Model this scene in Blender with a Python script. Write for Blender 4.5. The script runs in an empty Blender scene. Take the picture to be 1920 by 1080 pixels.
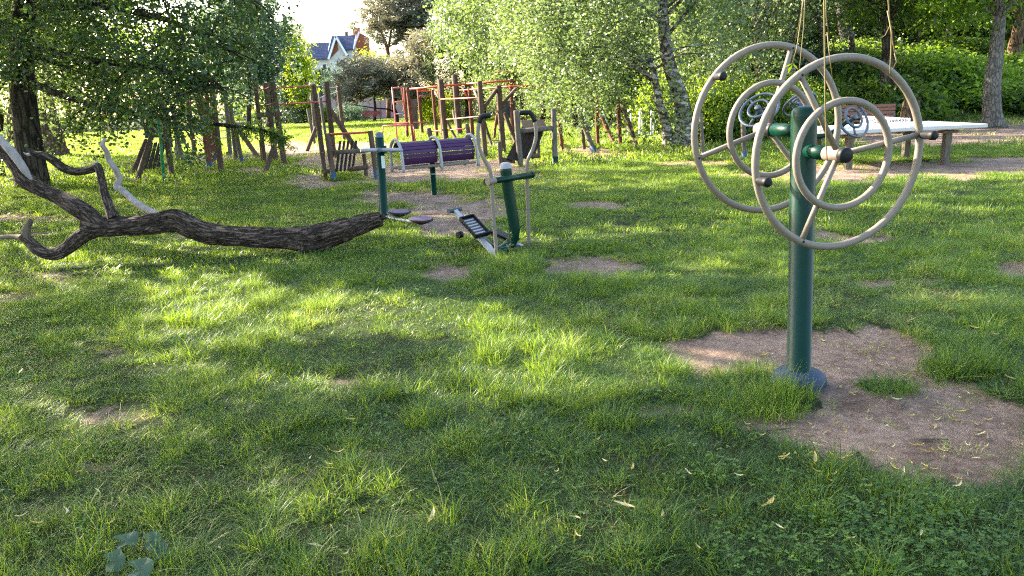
import bpy, math, random
import numpy as np
from mathutils import Vector, Matrix

scene = bpy.context.scene
COL = scene.collection
random.seed(7)
R_ = np.random.default_rng(11)
rad = math.radians

# ------------------------------------------------------------------ camera, sky, sun, exposure
FPX, CAM_H = 1387.0, 1.65
PITCH = math.atan(360.0 / FPX)
ROLL = 0.045
F_ = Vector((0, math.cos(PITCH), -math.sin(PITCH)))
R0_ = Vector((1, 0, 0)); U0_ = Vector((0, math.sin(PITCH), math.cos(PITCH)))
RV = R0_ * math.cos(ROLL) - U0_ * math.sin(ROLL)
UV = U0_ * math.cos(ROLL) + R0_ * math.sin(ROLL)
cam_d = bpy.data.cameras.new('camera')
cam = bpy.data.objects.new('camera', cam_d); COL.objects.link(cam)
cam_d.sensor_width = 36.0; cam_d.lens = FPX / 1920 * 36.0
cam_d.clip_start = 0.05; cam_d.clip_end = 600
M = Matrix((RV, UV, -F_)).transposed().to_4x4()
M.translation = Vector((0, 0, CAM_H))
cam.matrix_world = M
scene.camera = cam

SUN_AZ = rad(58)      # degrees to the left of the view direction (+Y)
SUN_EL = rad(27)
sdir = Vector((-math.sin(SUN_AZ) * math.cos(SUN_EL), math.cos(SUN_AZ) * math.cos(SUN_EL), math.sin(SUN_EL)))
sun_d = bpy.data.lights.new('sun', 'SUN'); sun_d.energy = 5.0; sun_d.angle = rad(0.53); sun_d.color = (1.0, 0.89, 0.70)
sun = bpy.data.objects.new('sun', sun_d); COL.objects.link(sun)
sun.rotation_euler = sdir.to_track_quat('Z', 'Y').to_euler(); sun.location = (-20, 10, 30)
world = bpy.data.worlds.new('World'); scene.world = world; world.use_nodes = True
wn = world.node_tree; bg = wn.nodes['Background']
sky = wn.nodes.new('ShaderNodeTexSky'); sky.sky_type = 'NISHITA'; sky.sun_disc = False
sky.sun_elevation = SUN_EL; sky.sun_rotation = -SUN_AZ
sky.air_density = 1.2; sky.dust_density = 2.5; sky.ozone_density = 1.0
wn.links.new(sky.outputs[0], bg.inputs[0]); bg.inputs[1].default_value = 0.122
scene.view_settings.view_transform = 'Standard'; scene.view_settings.look = 'None'
scene.view_settings.gamma = 1; scene.view_settings.use_curve_mapping = False
scene.view_settings.exposure = 2.72
cy = scene.cycles
cy.max_bounces = 6; cy.diffuse_bounces = 3; cy.glossy_bounces = 2; cy.transmission_bounces = 4; cy.transparent_max_bounces = 4
cy.use_denoising = False; cy.filter_width = 1.2; cy.sample_clamp_indirect = 4

# ------------------------------------------------------------------ pixel (photo, 1920 wide) to world
CAMP = Vector((0, 0, CAM_H))
def ray(px, py): return F_ + RV * ((px - 960) / FPX) + UV * ((540 - py) / FPX)
def PZ(px, py, z=0.0):
    d = ray(px, py); return CAMP + d * ((z - CAM_H) / d.z)
def P(px, py, Y):
    d = ray(px, py); return CAMP + d * (Y / d.y)
def proj(x, y, z):
    v = np.stack([np.asarray(x), np.asarray(y), np.asarray(z) - CAM_H])
    a = np.tensordot(np.array(RV), v, 1); b = np.tensordot(np.array(UV), v, 1); c = np.tensordot(np.array(F_), v, 1)
    c = np.where(c < 0.05, 0.05, c)
    return 960 + FPX * a / c, 540 - FPX * b / c

# ------------------------------------------------------------------ numpy noise
def _h(ix, iy, s):
    n = (ix.astype(np.int64) * 374761393 + iy.astype(np.int64) * 668265263 + s * 982451653) & 0x7fffffff
    n = ((n ^ (n >> 13)) * 1274126177) & 0x7fffffff
    return ((n ^ (n >> 16)) & 0xffff) / 65535.0
def vnoise(x, y, s=0):
    x = np.asarray(x, float); y = np.asarray(y, float)
    ix = np.floor(x); iy = np.floor(y); fx = x - ix; fy = y - iy
    fx = fx * fx * (3 - 2 * fx); fy = fy * fy * (3 - 2 * fy)
    a = _h(ix, iy, s); b = _h(ix + 1, iy, s); c = _h(ix, iy + 1, s); d = _h(ix + 1, iy + 1, s)
    return (a * (1 - fx) + b * fx) * (1 - fy) + (c * (1 - fx) + d * fx) * fy
def fbm(x, y, s=0, o=4):
    t = 0; a = 0.5; f = 1.0; n = 0
    for i in range(o):
        t = t + a * vnoise(x * f, y * f, s + i * 17); n += a; a *= 0.5; f *= 2.03
    return t / n
def sstep(a, b, x):
    t = np.clip((x - a) / (b - a), 0, 1); return t * t * (3 - 2 * t)

# bare soil patches, given by where they show in the photo and laid on the ground: px, py, half width, half height, strength
PATCH = [(1480, 660, 245, 50, 1), (1640, 690, 130, 75, 1), (1690, 690, 95, 62, 1), (1790, 745, 90, 40, .9), (1570, 775, 110, 55, .9), (1500, 800, 70, 30, .8), (1690, 800, 250, 90, 1), (1760, 860, 190, 50, .9), (1500, 735, 110, 40, .6),
         (842, 512, 58, 20, 1), (1092, 496, 92, 21, 1), (770, 374, 115, 22, 1), (850, 410, 100, 30, 1), (905, 385, 60, 18, .8), (830, 388, 110, 26, .9),
         (1120, 384, 74, 11, .95), (1600, 440, 78, 17, .95), (1645, 531, 50, 8, .9), (1900, 505, 55, 18, .9), (1745, 525, 40, 7, .6),
         (590, 330, 60, 28, 1), (640, 300, 90, 22, .9), (740, 325, 100, 24, 1), (850, 318, 110, 24, 1), (930, 318, 90, 18, .9), (560, 278, 110, 14, .9), (680, 275, 90, 9, .9),
         (380, 323, 36, 8, 1), (400, 297, 50, 10, .9), (480, 318, 34, 8, 1), (1090, 282, 80, 5, .9), (1130, 290, 60, 4, .8), (1300, 306, 90, 7, .8),
         (60, 410, 95, 12, .62), (110, 518, 80, 17, .6), (40, 560, 60, 12, .5), (20, 440, 60, 12, .5), (700, 860, 70, 16, .5), (1000, 880, 60, 14, .45), (330, 620, 60, 10, .5), (760, 640, 60, 8, .45), (1150, 930, 70, 16, .45), (90, 950, 70, 18, .5), (930, 560, 60, 7, .45), (1350, 560, 80, 8, .5), (1180, 600, 60, 6, .45), (1760, 590, 60, 7, .5), (215, 780, 90, 26, .62), (170, 880, 60, 22, .62), (640, 712, 45, 22, .62),
         (215, 662, 50, 12, .6), (610, 610, 30, 8, .5), (560, 900, 60, 14, .5), (590, 1010, 70, 20, .5), (440, 960, 40, 12, .55), (1270, 770, 80, 10, .72), (800, 960, 60, 16, .45), (960, 300, 60, 8, .5),
         (345, 440, 60, 9, .55), (870, 760, 40, 10, .5), (1580, 640, 30, 9, .8), (300, 700, 26, 9, .55), (480, 430, 60, 8, .3), (1850, 900, 120, 20, .45)]
TUFTED = [(1450, 755, 95, 26), (1655, 724, 62, 19), (1395, 700, 70, 14), (1600, 425, 60, 14), (960, 498, 75, 24), (870, 355, 50, 9), (745, 385, 20, 6), (1800, 300, 40, 8), (560, 320, 50, 10), (640, 330, 40, 9), (735, 422, 20, 7)]
def hill(x, y):
    a = sstep(25, 41, y) * sstep(5.0, 13.0, x) * 3.0
    b = sstep(40, 75, y) * sstep(2.0, -14.0, -np.asarray(x, float)) * 1.5
    return a + b
def dirt(x, y):
    px, py = proj(x, y, 0 * np.asarray(x))
    wob = (fbm(x * 1.7, y * 1.7, 5) - .5)
    wob2 = (fbm(x * 7, y * 7, 9) - .5)
    d = np.zeros_like(px)
    for cx, cyy, rx, ry, s in PATCH:
        r = np.sqrt(((px - cx) / rx) ** 2 + ((py - cyy) / ry) ** 2)
        d = np.maximum(d, s * (1 - sstep(.75, 1.18, r + wob * 1.0 + wob2 * .7)))
    for cx, cyy, rx, ry in TUFTED:
        r = np.sqrt(((px - cx) / rx) ** 2 + ((py - cyy) / ry) ** 2)
        d = d * sstep(.75, 1.05, r + wob2 * .8)
    # trodden path at the right behind the wheels, a bend of it past the table, and soil under the far right trees
    x = np.asarray(x, float); y = np.asarray(y, float)
    yc = 13.6 + 0.10 * (x - 5) + wob * 2.2
    path = (1 - sstep(1.0, 1.5, np.abs(y - yc) + wob2)) * sstep(3.2, 5.2, x + wob * 3)
    far = sstep(17.5, 19, y + wob * 3) * (1 - sstep(25, 27, y + wob * 3)) * sstep(7.5, 10, x + wob * 3) * .95
    pth2 = (1 - sstep(.5, .8, np.abs(y - 44 - wob * 2))) * .8 * (x < 6)
    pth3 = (1 - sstep(.45, .8, np.abs(y - (27.5 + .25 * x) - wob * 3))) * .85 * (x < 1)
    d = np.maximum(d, np.maximum(np.maximum(path, far), np.maximum(pth2, pth3)))
    return np.clip(d, 0, 1)
def gz(x, y):
    x = np.asarray(x, float); y = np.asarray(y, float)
    return hill(x, y) + (fbm(x * .8, y * .8, 31) - .5) * .05 + (fbm(x * 4, y * 4, 33) - .5) * .014
def gzf(x, y): return float(gz(np.array([x]), np.array([y]))[0])

# ------------------------------------------------------------------ materials
MATS = {}
def nmat(name):
    m = bpy.data.materials.new(name); m.use_nodes = True; MATS[name] = m
    nt = m.node_tree; return m, nt, nt.nodes['Principled BSDF']
def ramp(nt, stops):
    r = nt.nodes.new('ShaderNodeValToRGB'); e = r.color_ramp.elements
    while len(e) < len(stops): e.new(.5)
    for k, (p, c) in enumerate(stops):
        e[k].position = p; e[k].color = (*c, 1)
    return r
def noise(nt, scale, detail=4, rough=.55, vec=None):
    n = nt.nodes.new('ShaderNodeTexNoise'); n.inputs['Scale'].default_value = scale
    n.inputs['Detail'].default_value = detail; n.inputs['Roughness'].default_value = rough
    if vec: nt.links.new(vec, n.inputs['Vector'])
    return n
def coords(nt, scale=(1, 1, 1)):
    t = nt.nodes.new('ShaderNodeTexCoord'); mp = nt.nodes.new('ShaderNodeMapping'); mp.inputs['Scale'].default_value = scale
    nt.links.new(t.outputs['Object'], mp.inputs['Vector']); return mp.outputs[0]
def bump(nt, b, h, dist, strength=1.0):
    n = nt.nodes.new('ShaderNodeBump'); n.inputs['Distance'].default_value = dist; n.inputs['Strength'].default_value = strength
    nt.links.new(h, n.inputs['Height']); nt.links.new(n.outputs[0], b.inputs['Normal'])
def paint(name, c, rough=.4, worn=None, wear=.62, spec=.5, sc=9, coat=0):
    m, nt, b = nmat(name); v = coords(nt)
    n = noise(nt, sc, 6, .65, v); w = worn or tuple(x * .6 for x in c)
    r = ramp(nt, [(0, tuple(x * .82 for x in c)), (.5, c), (wear, tuple(min(1, x * 1.12) for x in c)), (min(.99, wear + .06), w)])
    nt.links.new(n.outputs[0], r.inputs[0]); nt.links.new(r.outputs[0], b.inputs['Base Color'])
    n2 = noise(nt, 40, 3, .5, v); rr = nt.nodes.new('ShaderNodeMapRange'); rr.inputs['To Min'].default_value = rough * .75; rr.inputs['To Max'].default_value = min(1, rough * 1.4)
    nt.links.new(n2.outputs[0], rr.inputs[0]); nt.links.new(rr.outputs[0], b.inputs['Roughness'])
    b.inputs['Specular IOR Level'].default_value = spec; b.inputs['Coat Weight'].default_value = coat; b.inputs['Coat Roughness'].default_value = .15
    bump(nt, b, n2.outputs[0], .001, .5)
    return m
def wood(name, c, dark, zs=1.5, rough=.85, bd=.004, sc=26):
    m, nt, b = nmat(name); v = coords(nt, (1, 1, zs / 10))
    n = noise(nt, sc, 6, .7, v); v2 = coords(nt); n2 = noise(nt, 2.2, 3, .6, v2)
    r = ramp(nt, [(.3, dark), (.55, c), (.75, tuple(min(1, x * 1.35) for x in c))])
    nt.links.new(n.outputs[0], r.inputs[0])
    mx = nt.nodes.new('ShaderNodeMix'); mx.data_type = 'RGBA'; mx.blend_type = 'MULTIPLY'; mx.inputs[0].default_value = .7
    r2 = ramp(nt, [(.3, (.55, .55, .5)), (.65, (1, 1, 1))]); nt.links.new(n2.outputs[0], r2.inputs[0])
    nt.links.new(r.outputs[0], mx.inputs[6]); nt.links.new(r2.outputs[0], mx.inputs[7]); nt.links.new(mx.outputs[2], b.inputs['Base Color'])
    b.inputs['Roughness'].default_value = rough; b.inputs['Specular IOR Level'].default_value = .25
    bump(nt, b, n.outputs[0], bd)
    return m
def bark(name, dark, light, sc=9, zs=.28, bd=.03, birch=False, co=False):
    m, nt, b = nmat(name); v = coords(nt, (1, 1, zs))
    n = noise(nt, sc, 7, .72, v); vo = nt.nodes.new('ShaderNodeTexVoronoi'); vo.feature = 'DISTANCE_TO_EDGE'
    vo.inputs['Scale'].default_value = sc * 1.3
    mixv = nt.nodes.new('ShaderNodeMix'); mixv.data_type = 'VECTOR'; mixv.inputs[0].default_value = .12
    nt.links.new(v, mixv.inputs[4]); nt.links.new(n.outputs[1], mixv.inputs[5]); nt.links.new(mixv.outputs[1], vo.inputs['Vector'])
    mu = nt.nodes.new('ShaderNodeMath'); mu.operation = 'MULTIPLY'; nt.links.new(n.outputs[0], mu.inputs[0])
    rr = ramp(nt, [(0, (.25, .25, .25)), (.16, (1, 1, 1))]); nt.links.new(vo.outputs[0], rr.inputs[0]); nt.links.new(rr.outputs[0], mu.inputs[1])
    r = ramp(nt, [(.12, dark), (.38, tuple((a + c) / 2 for a, c in zip(dark, light))), (.62, light)])
    nt.links.new(mu.outputs[0], r.inputs[0])
    if birch:
        g = nt.nodes.new('ShaderNodeNewGeometry'); v3 = coords(nt, (1.2, 1.2, 3.2)); n3 = noise(nt, 2.6, 5, .75, v3)
        r3 = ramp(nt, [(.50, (0, 0, 0)), (.58, (1, 1, 1))]); nt.links.new(n3.outputs[0], r3.inputs[0])
        mx = nt.nodes.new('ShaderNodeMix'); mx.data_type = 'RGBA'; nt.links.new(r3.outputs[0], mx.inputs[0])
        nt.links.new(r.outputs[0], mx.inputs[6]); mx.inputs[7].default_value = (.42, .39, .34, 1)
        nt.links.new(mx.outputs[2], b.inputs['Base Color'])
    else:
        nt.links.new(r.outputs[0], b.inputs['Base Color'])
    b.inputs['Roughness'].default_value = .93; b.inputs['Specular IOR Level'].default_value = .2
    if co:
        at = nt.nodes.new('ShaderNodeAttribute'); at.attribute_name = 'bark_co'
        mp = nt.nodes.new('ShaderNodeMapping'); mp.inputs['Scale'].default_value = (1, 1, zs); nt.links.new(at.outputs['Vector'], mp.inputs['Vector'])
        nt.links.new(mp.outputs[0], n.inputs['Vector']); nt.links.new(mp.outputs[0], mixv.inputs[4])
    bump(nt, b, mu.outputs[0], bd)
    return m
def leafmat(name, stops, trans=.45, tcol=(.30, .42, .03), attr='tone', inst=False, rough=.45, spec=.35, tmix=.6):
    m, nt, b = nmat(name)
    a = nt.nodes.new('ShaderNodeAttribute'); a.attribute_name = attr
    fac = a.outputs['Fac']
    if inst:
        a2 = nt.nodes.new('ShaderNodeAttribute'); a2.attribute_name = 'itone'; a2.attribute_type = 'INSTANCER'
        ad = nt.nodes.new('ShaderNodeMath'); ad.operation = 'ADD'; nt.links.new(a2.outputs['Fac'], ad.inputs[0])
        s = nt.nodes.new('ShaderNodeMath'); s.operation = 'MULTIPLY_ADD'; s.inputs[1].default_value = .45; s.inputs[2].default_value = -.22
        nt.links.new(fac, s.inputs[0]); nt.links.new(s.outputs[0], ad.inputs[1]); fac = ad.outputs[0]
    r = ramp(nt, stops); nt.links.new(fac, r.inputs[0]); nt.links.new(r.outputs[0], b.inputs['Base Color'])
    b.inputs['Roughness'].default_value = rough; b.inputs['Specular IOR Level'].default_value = spec
    t = nt.nodes.new('ShaderNodeBsdfTranslucent')
    mc = nt.nodes.new('ShaderNodeMix'); mc.data_type = 'RGBA'; mc.blend_type = 'MIX'; mc.inputs[0].default_value = tmix
    g = nt.nodes.new('ShaderNodeMix'); g.data_type = 'RGBA'; g.blend_type = 'MULTIPLY'; g.inputs[0].default_value = 1
    nt.links.new(r.outputs[0], g.inputs[6]); g.inputs[7].default_value = (2.2, 2.2, 1.0, 1)
    nt.links.new(g.outputs[2], mc.inputs[6]); mc.inputs[7].default_value = (*tcol, 1)
    nt.links.new(mc.outputs[2], t.inputs[0])
    mx = nt.nodes.new('ShaderNodeMixShader'); mx.inputs[0].default_value = trans
    nt.links.new(b.outputs[0], mx.inputs[1]); nt.links.new(t.outputs[0], mx.inputs[2])
    nt.links.new(mx.outputs[0], nt.nodes['Material Output'].inputs['Surface'])
    return m

# soil and thin turf between the blades
def ground_mat():
    m, nt, b = nmat('ground'); v = coords(nt)
    a = nt.nodes.new('ShaderNodeAttribute'); a.attribute_name = 'soil'
    n1 = noise(nt, 2.3, 7, .7, v); n2 = noise(nt, 18, 7, .82, v); n3 = noise(nt, 110, 5, .75, v)
    soil = ramp(nt, [(.36, (.095, .062, .048)), (.48, (.24, .165, .125)), (.60, (.40, .29, .225))])
    mixn = nt.nodes.new('ShaderNodeMix'); mixn.inputs[0].default_value = .5
    nt.links.new(n1.outputs[0], mixn.inputs[2]); nt.links.new(n2.outputs[0], mixn.inputs[3]); nt.links.new(mixn.outputs[0], soil.inputs[0])
    turf = ramp(nt, [(.34, (.012, .018, .006)), (.5, (.030, .045, .012)), (.66, (.085, .075, .035))])
    nt.links.new(n2.outputs[0], turf.inputs[0])
    ad = nt.nodes.new('ShaderNodeMath'); ad.operation = 'MULTIPLY_ADD'; ad.inputs[1].default_value = .7; ad.inputs[2].default_value = -.35
    nt.links.new(n2.outputs[0], ad.inputs[0])
    ad2 = nt.nodes.new('ShaderNodeMath'); ad2.operation = 'ADD'; nt.links.new(ad.outputs[0], ad2.inputs[0]); nt.links.new(a.outputs['Fac'], ad2.inputs[1])
    rr = ramp(nt, [(.38, (0, 0, 0)), (.58, (1, 1, 1))]); nt.links.new(ad2.outputs[0], rr.inputs[0])
    mx = nt.nodes.new('ShaderNodeMix'); mx.data_type = 'RGBA'; nt.links.new(rr.outputs[0], mx.inputs[0])
    nt.links.new(turf.outputs[0], mx.inputs[6]); nt.links.new(soil.outputs[0], mx.inputs[7]); nt.links.new(mx.outputs[2], b.inputs['Base Color'])
    b.inputs['Roughness'].default_value = .95; b.inputs['Specular IOR Level'].default_value = .15
    hs = nt.nodes.new('ShaderNodeMath'); hs.operation = 'ADD'; nt.links.new(n2.outputs[0], hs.inputs[0]); nt.links.new(n3.outputs[0], hs.inputs[1])
    bump(nt, b, hs.outputs[0], .028)
    return m
ground_mat()
GRN = (.0004, .023, .0135)
paint('green_paint', GRN, .32, (.003, .05, .032), .8, .2, 6, 0)
paint('taupe_paint', (.175, .145, .115), .48, (.10, .065, .045), .68, .4, 24, 0)
paint('pale_metal', (.27, .27, .28), .4, (.2, .18, .16), .72)
paint('blue_grey_metal', (.075, .095, .13), .35, (.15, .15, .16), .75)
paint('beige_collar', (.17, .125, .098), .5, (.3, .2, .13), .66)
paint('black_rubber', (.006, .006, .007), .5, (.015, .015, .015), .8, .25)
paint('blue_plastic', (.022, .034, .07), .5, (.08, .08, .09), .62, .25)
paint('blue_shoe', (.025, .07, .13), .5, (.05, .06, .08), .7)
paint('red_paint', (.42, .045, .025), .45, (.2, .06, .04), .68)
paint('orange_paint', (.62, .085, .02), .45, (.3, .06, .03), .72)
paint('pink_paint', (.55, .14, .12), .45, (.3, .1, .08), .72)
paint('purple_paint', (.05, .014, .06), .5, (.04, .02, .045), .68, .3)
paint('white_paint', (.75, .75, .76), .4, (.5, .5, .5), .75)
paint('brown_paint', (.22, .075, .04), .55, (.12, .05, .03), .7)
paint('bench_red', (.30, .05, .05), .5, (.2, .06, .05), .7)
paint('grey_plastic', (.055, .065, .075), .35, (.1, .1, .1), .7)
paint('mint_paint', (.35, .55, .45), .35)
paint('bright_green_paint', (.01, .25, .08), .5)
paint('navy_board', (.02, .03, .06), .6)
paint('sticker_white', (.55, .6, .55), .5)
paint('table_stone', (.50, .485, .47), .55, (.5, .47, .43), .72, .4, 5)
paint('plaster_white', (.56, .53, .50), .85, (.6, .58, .55), .7, .2, 2)
paint('wall_pink', (.50, .36, .38), .85, (.40, .28, .30), .66, .2, 1.2)
paint('roof_blue', (.035, .05, .11), .55, (.05, .06, .1), .7, .4, 3)
paint('timber_rust', (.25, .075, .035), .75, (.18, .05, .03), .7, .2, 3)
paint('brick_red', (.3, .1, .06), .85, (.35, .2, .15), .66, .2, 10)
wood('post_wood', (.115, .075, .05), (.04, .028, .02))
wood('red_post_wood', (.20, .07, .042), (.07, .028, .018))
wood('grey_post_wood', (.15, .125, .10), (.06, .05, .04))
wood('dark_plank', (.035, .025, .02), (.010, .008, .006))
wood('bleached_wood', (.34, .30, .29), (.20, .16, .145), 1.5, .8, .004)
wood('twig', (.15, .115, .085), (.05, .035, .025))
paint('yellow_twig', (.13, .10, .022), .6, (.3, .2, .06), .7)
bark('log_bark', (.008, .0055, .004), (.17, .12, .09), 26, .17, .03, co=True)
bark('oak_bark', (.012, .010, .008), (.10, .082, .062), 7, .22, .04)
bark('dark_bark', (.010, .008, .006), (.07, .05, .035), 8, .25, .03)
bark('brown_bark', (.03, .02, .012), (.20, .125, .075), 7, .3, .03)
bark('pine_bark', (.05, .025, .015), (.30, .14, .08), 7, .4, .03)
bark('grey_bark', (.05, .046, .04), (.20, .18, .15), 10, .35, .02)
bark('birch_bark', (.014, .012, .010), (.16, .13, .10), 8, .5, .03, True)
leafmat('oak_leaf', [(0, (.010, .030, .015)), (.5, (.023, .058, .023)), (1, (.06, .115, .036))], .32, (.28, .44, .05), rough=.35, spec=.5)
leafmat('birch_leaf', [(0, (.022, .050, .018)), (.5, (.058, .108, .038)), (1, (.17, .22, .10))], .36, (.31, .40, .12), rough=.38, spec=.6)
leafmat('maple_leaf', [(0, (.02, .055, .010)), (.5, (.05, .12, .015)), (1, (.10, .19, .02))], .5, (.36, .50, .03))
leafmat('lime_leaf', [(0, (.10, .17, .010)), (.5, (.20, .30, .015)), (1, (.34, .42, .02))], .5, (.60, .66, .03))
leafmat('wood_leaf', [(0, (.014, .036, .010)), (.5, (.036, .078, .016)), (1, (.09, .15, .03))], .45, (.34, .48, .04))
leafmat('pine_leaf', [(0, (.05, .06, .042)), (.5, (.13, .13, .09)), (1, (.32, .30, .23))], .25, (.30, .26, .17))
leafmat('spruce_leaf', [(0, (.010, .028, .020)), (.5, (.025, .060, .045)), (1, (.07, .12, .085))], .2, (.15, .22, .10))
leafmat('blue_leaf', [(0, (.030, .065, .055)), (.5, (.065, .12, .095)), (1, (.13, .20, .15))], .3, (.20, .30, .15))
leafmat('fern_leaf', [(0, (.03, .075, .015)), (.5, (.085, .165, .025)), (1, (.19, .30, .045))], .5, (.42, .58, .05))
leafmat('hedge_leaf', [(0, (.03, .07, .010)), (.5, (.07, .14, .018)), (1, (.15, .23, .03))], .45, (.42, .52, .04))
GR = [(0, (.020, .060, .014)), (.35, (.042, .105, .020)), (.62, (.080, .155, .025)), (.85, (.15, .21, .04)), (1, (.38, .32, .15))]
leafmat('grass', GR, .45, (.50, .60, .04), inst=True, rough=.42, spec=.4, tmix=.4)
leafmat('weed_leaf', [(0, (.03, .08, .02)), (.5, (.06, .14, .03)), (1, (.12, .22, .045))], .45, (.25, .45, .05), inst=True)
leafmat('clover_leaf', [(0, (.022, .06, .008)), (.5, (.050, .11, .012)), (1, (.10, .18, .025))], .35, (.25, .42, .06), inst=True)
leafmat('litter', [(0, (.05, .03, .02)), (.4, (.16, .11, .06)), (.75, (.38, .32, .18)), (1, (.55, .5, .3))], .2, (.5, .4, .1), inst=False)
leafmat('yellow_leaf', [(0, (.34, .28, .09)), (.5, (.45, .36, .10)), (1, (.6, .55, .35))], .25, (.6, .45, .1))
leafmat('coltsfoot_leaf', [(0, (.06, .10, .065)), (1, (.10, .15, .10))], .25, (.2, .35, .1), rough=.6, spec=.12)

# ------------------------------------------------------------------ mesh building
ORG = {}
def tag(o, label=None, cat=None, group=None, kind=None):
    if label: o['label'] = label
    if cat: o['category'] = cat
    if group: o['group'] = group
    if kind: o['kind'] = kind
    return o
def empty(name, loc=(0, 0, 0)):
    o = bpy.data.objects.new(name, None); o.empty_display_size = .2; COL.objects.link(o); o.location = loc
    ORG[o.name] = Vector(loc); return o
def rmesh(name, V, Fc, mat=None, tone=None, smooth=False):
    me = bpy.data.meshes.new(name)
    V = np.asarray(V, np.float32); me.vertices.add(len(V)); me.vertices.foreach_set('co', V.ravel())
    if isinstance(Fc, np.ndarray):
        k = Fc.shape[1]; n = len(Fc); me.loops.add(n * k); me.loops.foreach_set('vertex_index', Fc.astype(np.int32).ravel())
        me.polygons.add(n); me.polygons.foreach_set('loop_start', np.arange(0, n * k, k, dtype=np.int32))
    else:
        n = len(Fc); tot = [len(f) for f in Fc]; me.loops.add(sum(tot))
        me.loops.foreach_set('vertex_index', np.concatenate([np.asarray(f, np.int32) for f in Fc]))
        me.polygons.add(n); me.polygons.foreach_set('loop_start', np.concatenate([[0], np.cumsum(tot)[:-1]]).astype(np.int32))
    if smooth: me.polygons.foreach_set('use_smooth', np.ones(n, bool))
    if tone is not None:
        a = me.attributes.new('tone', 'FLOAT', 'FACE'); a.data.foreach_set('value', np.asarray(tone, np.float32))
    if mat: me.materials.append(MATS[mat])
    me.update(calc_edges=True); me.validate(verbose=False)
    return me
def link(name, me, parent=None, loc=None):
    o = bpy.data.objects.new(name, me); COL.objects.link(o)
    if parent is not None:
        o.parent = parent; ORG[o.name] = ORG[parent.name]
    if loc is not None: o.location = loc
    return o
def frame_of(d):
    d = Vector(d).normalized(); u = d.cross(Vector((0, 0, 1)))
    if u.length < 1e-3: u = d.cross(Vector((0, 1, 0)))
    u.normalize(); w = u.cross(d).normalized(); return u, w
class MB:
    def __init__(s): s.V = []; s.F = []; s.sm = []; s.co = None
    def tube(s, pts, r, n=10, cap=True, closed=False, smooth=True):
        pts = [Vector(p) for p in pts]; N = len(pts)
        if not isinstance(r, (list, tuple, np.ndarray)): r = [r] * N
        b = len(s.V); u = None
        for i, p in enumerate(pts):
            if closed: d = pts[(i + 1) % N] - pts[i - 1]
            else: d = pts[min(i + 1, N - 1)] - pts[max(i - 1, 0)]
            d.normalize()
            if u is None: u, _ = frame_of(d)
            u = (u - d * u.dot(d)).normalized(); w = d.cross(u)
            for k in range(n):
                a = 2 * math.pi * k / n; s.V.append(p + (u * math.cos(a) + w * math.sin(a)) * r[i])
        rng = N if closed else N - 1
        for i in range(rng):
            j = (i + 1) % N
            for k in range(n):
                k2 = (k + 1) % n; s.F.append((b + i * n + k, b + i * n + k2, b + j * n + k2, b + j * n + k)); s.sm.append(smooth)
        if cap and not closed:
            s.F.append(tuple(b + k for k in reversed(range(n)))); s.F.append(tuple(b + (N - 1) * n + k for k in range(n))); s.sm += [False, False]
        return s
    def box(s, c, size, x=(1, 0, 0), y=None, z=None):
        c = Vector(c); x = Vector(x).normalized()
        if z is None: z = Vector((0, 0, 1))
        z = Vector(z); z = (z - x * z.dot(x)).normalized(); y = z.cross(x)
        b = len(s.V); hx, hy, hz = [v / 2 for v in size]
        for k in (-1, 1):
            for j in (-1, 1):
                for i in (-1, 1): s.V.append(c + x * (hx * i) + y * (hy * j) + z * (hz * k))
        for f in ((0, 2, 3, 1), (4, 5, 7, 6), (0, 1, 5, 4), (2, 6, 7, 3), (0, 4, 6, 2), (1, 3, 7, 5)): s.F.append(tuple(b + q for q in f)); s.sm.append(False)
        return s
    def bar(s, a, b_, w, t, up=(0, 0, 1)):
        a = Vector(a); b_ = Vector(b_); return s.box((a + b_) / 2, ((b_ - a).length, w, t), b_ - a, z=up)
    def lathe(s, c, prof, n=20, axis=(0, 0, 1), smooth=True):
        c = Vector(c); ax = Vector(axis).normalized(); u, w = frame_of(ax); b = len(s.V); N = len(prof)
        for (r, h) in prof:
            for k in range(n):
                a = 2 * math.pi * k / n; s.V.append(c + ax * h + (u * math.cos(a) + w * math.sin(a)) * max(r, 1e-4))
        for i in range(N - 1):
            for k in range(n):
                k2 = (k + 1) % n; s.F.append((b + i * n + k, b + i * n + k2, b + (i + 1) * n + k2, b + (i + 1) * n + k)); s.sm.append(smooth)
        s.F.append(tuple(b + k for k in range(n))); s.F.append(tuple(b + (N - 1) * n + k for k in range(n))); s.sm += [False, False]
        return s
    def poly(s, pts, th, nrm):
        nrm = Vector(nrm).normalized() * th; pts = [Vector(p) for p in pts]; n = len(pts); b = len(s.V)
        s.V += pts + [p + nrm for p in pts]
        s.F.append(tuple(b + k for k in range(n))); s.F.append(tuple(b + n + k for k in reversed(range(n)))); s.sm += [False, False]
        for k in range(n):
            k2 = (k + 1) % n; s.F.append((b + k, b + n + k, b + n + k2, b + k2)); s.sm.append(False)
        return s
    def build(s, name, mat, parent=None, bevel=0):
        org = ORG[parent.name] if parent is not None else Vector((0, 0, 0))
        me = bpy.data.meshes.new(name)
        me.from_pydata([tuple(v - org) for v in s.V], [], s.F)
        me.polygons.foreach_set('use_smooth', np.array(s.sm, bool)); me.materials.append(MATS[mat]); me.update()
        if s.co is not None: at = me.attributes.new('bark_co', 'FLOAT_VECTOR', 'POINT'); at.data.foreach_set('vector', np.array(s.co, np.float32).ravel())
        o = link(name, me, parent)
        if bevel:
            bm = o.modifiers.new('bevel', 'BEVEL'); bm.width = bevel; bm.segments = 2; bm.limit_method = 'ANGLE'
        return o
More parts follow.
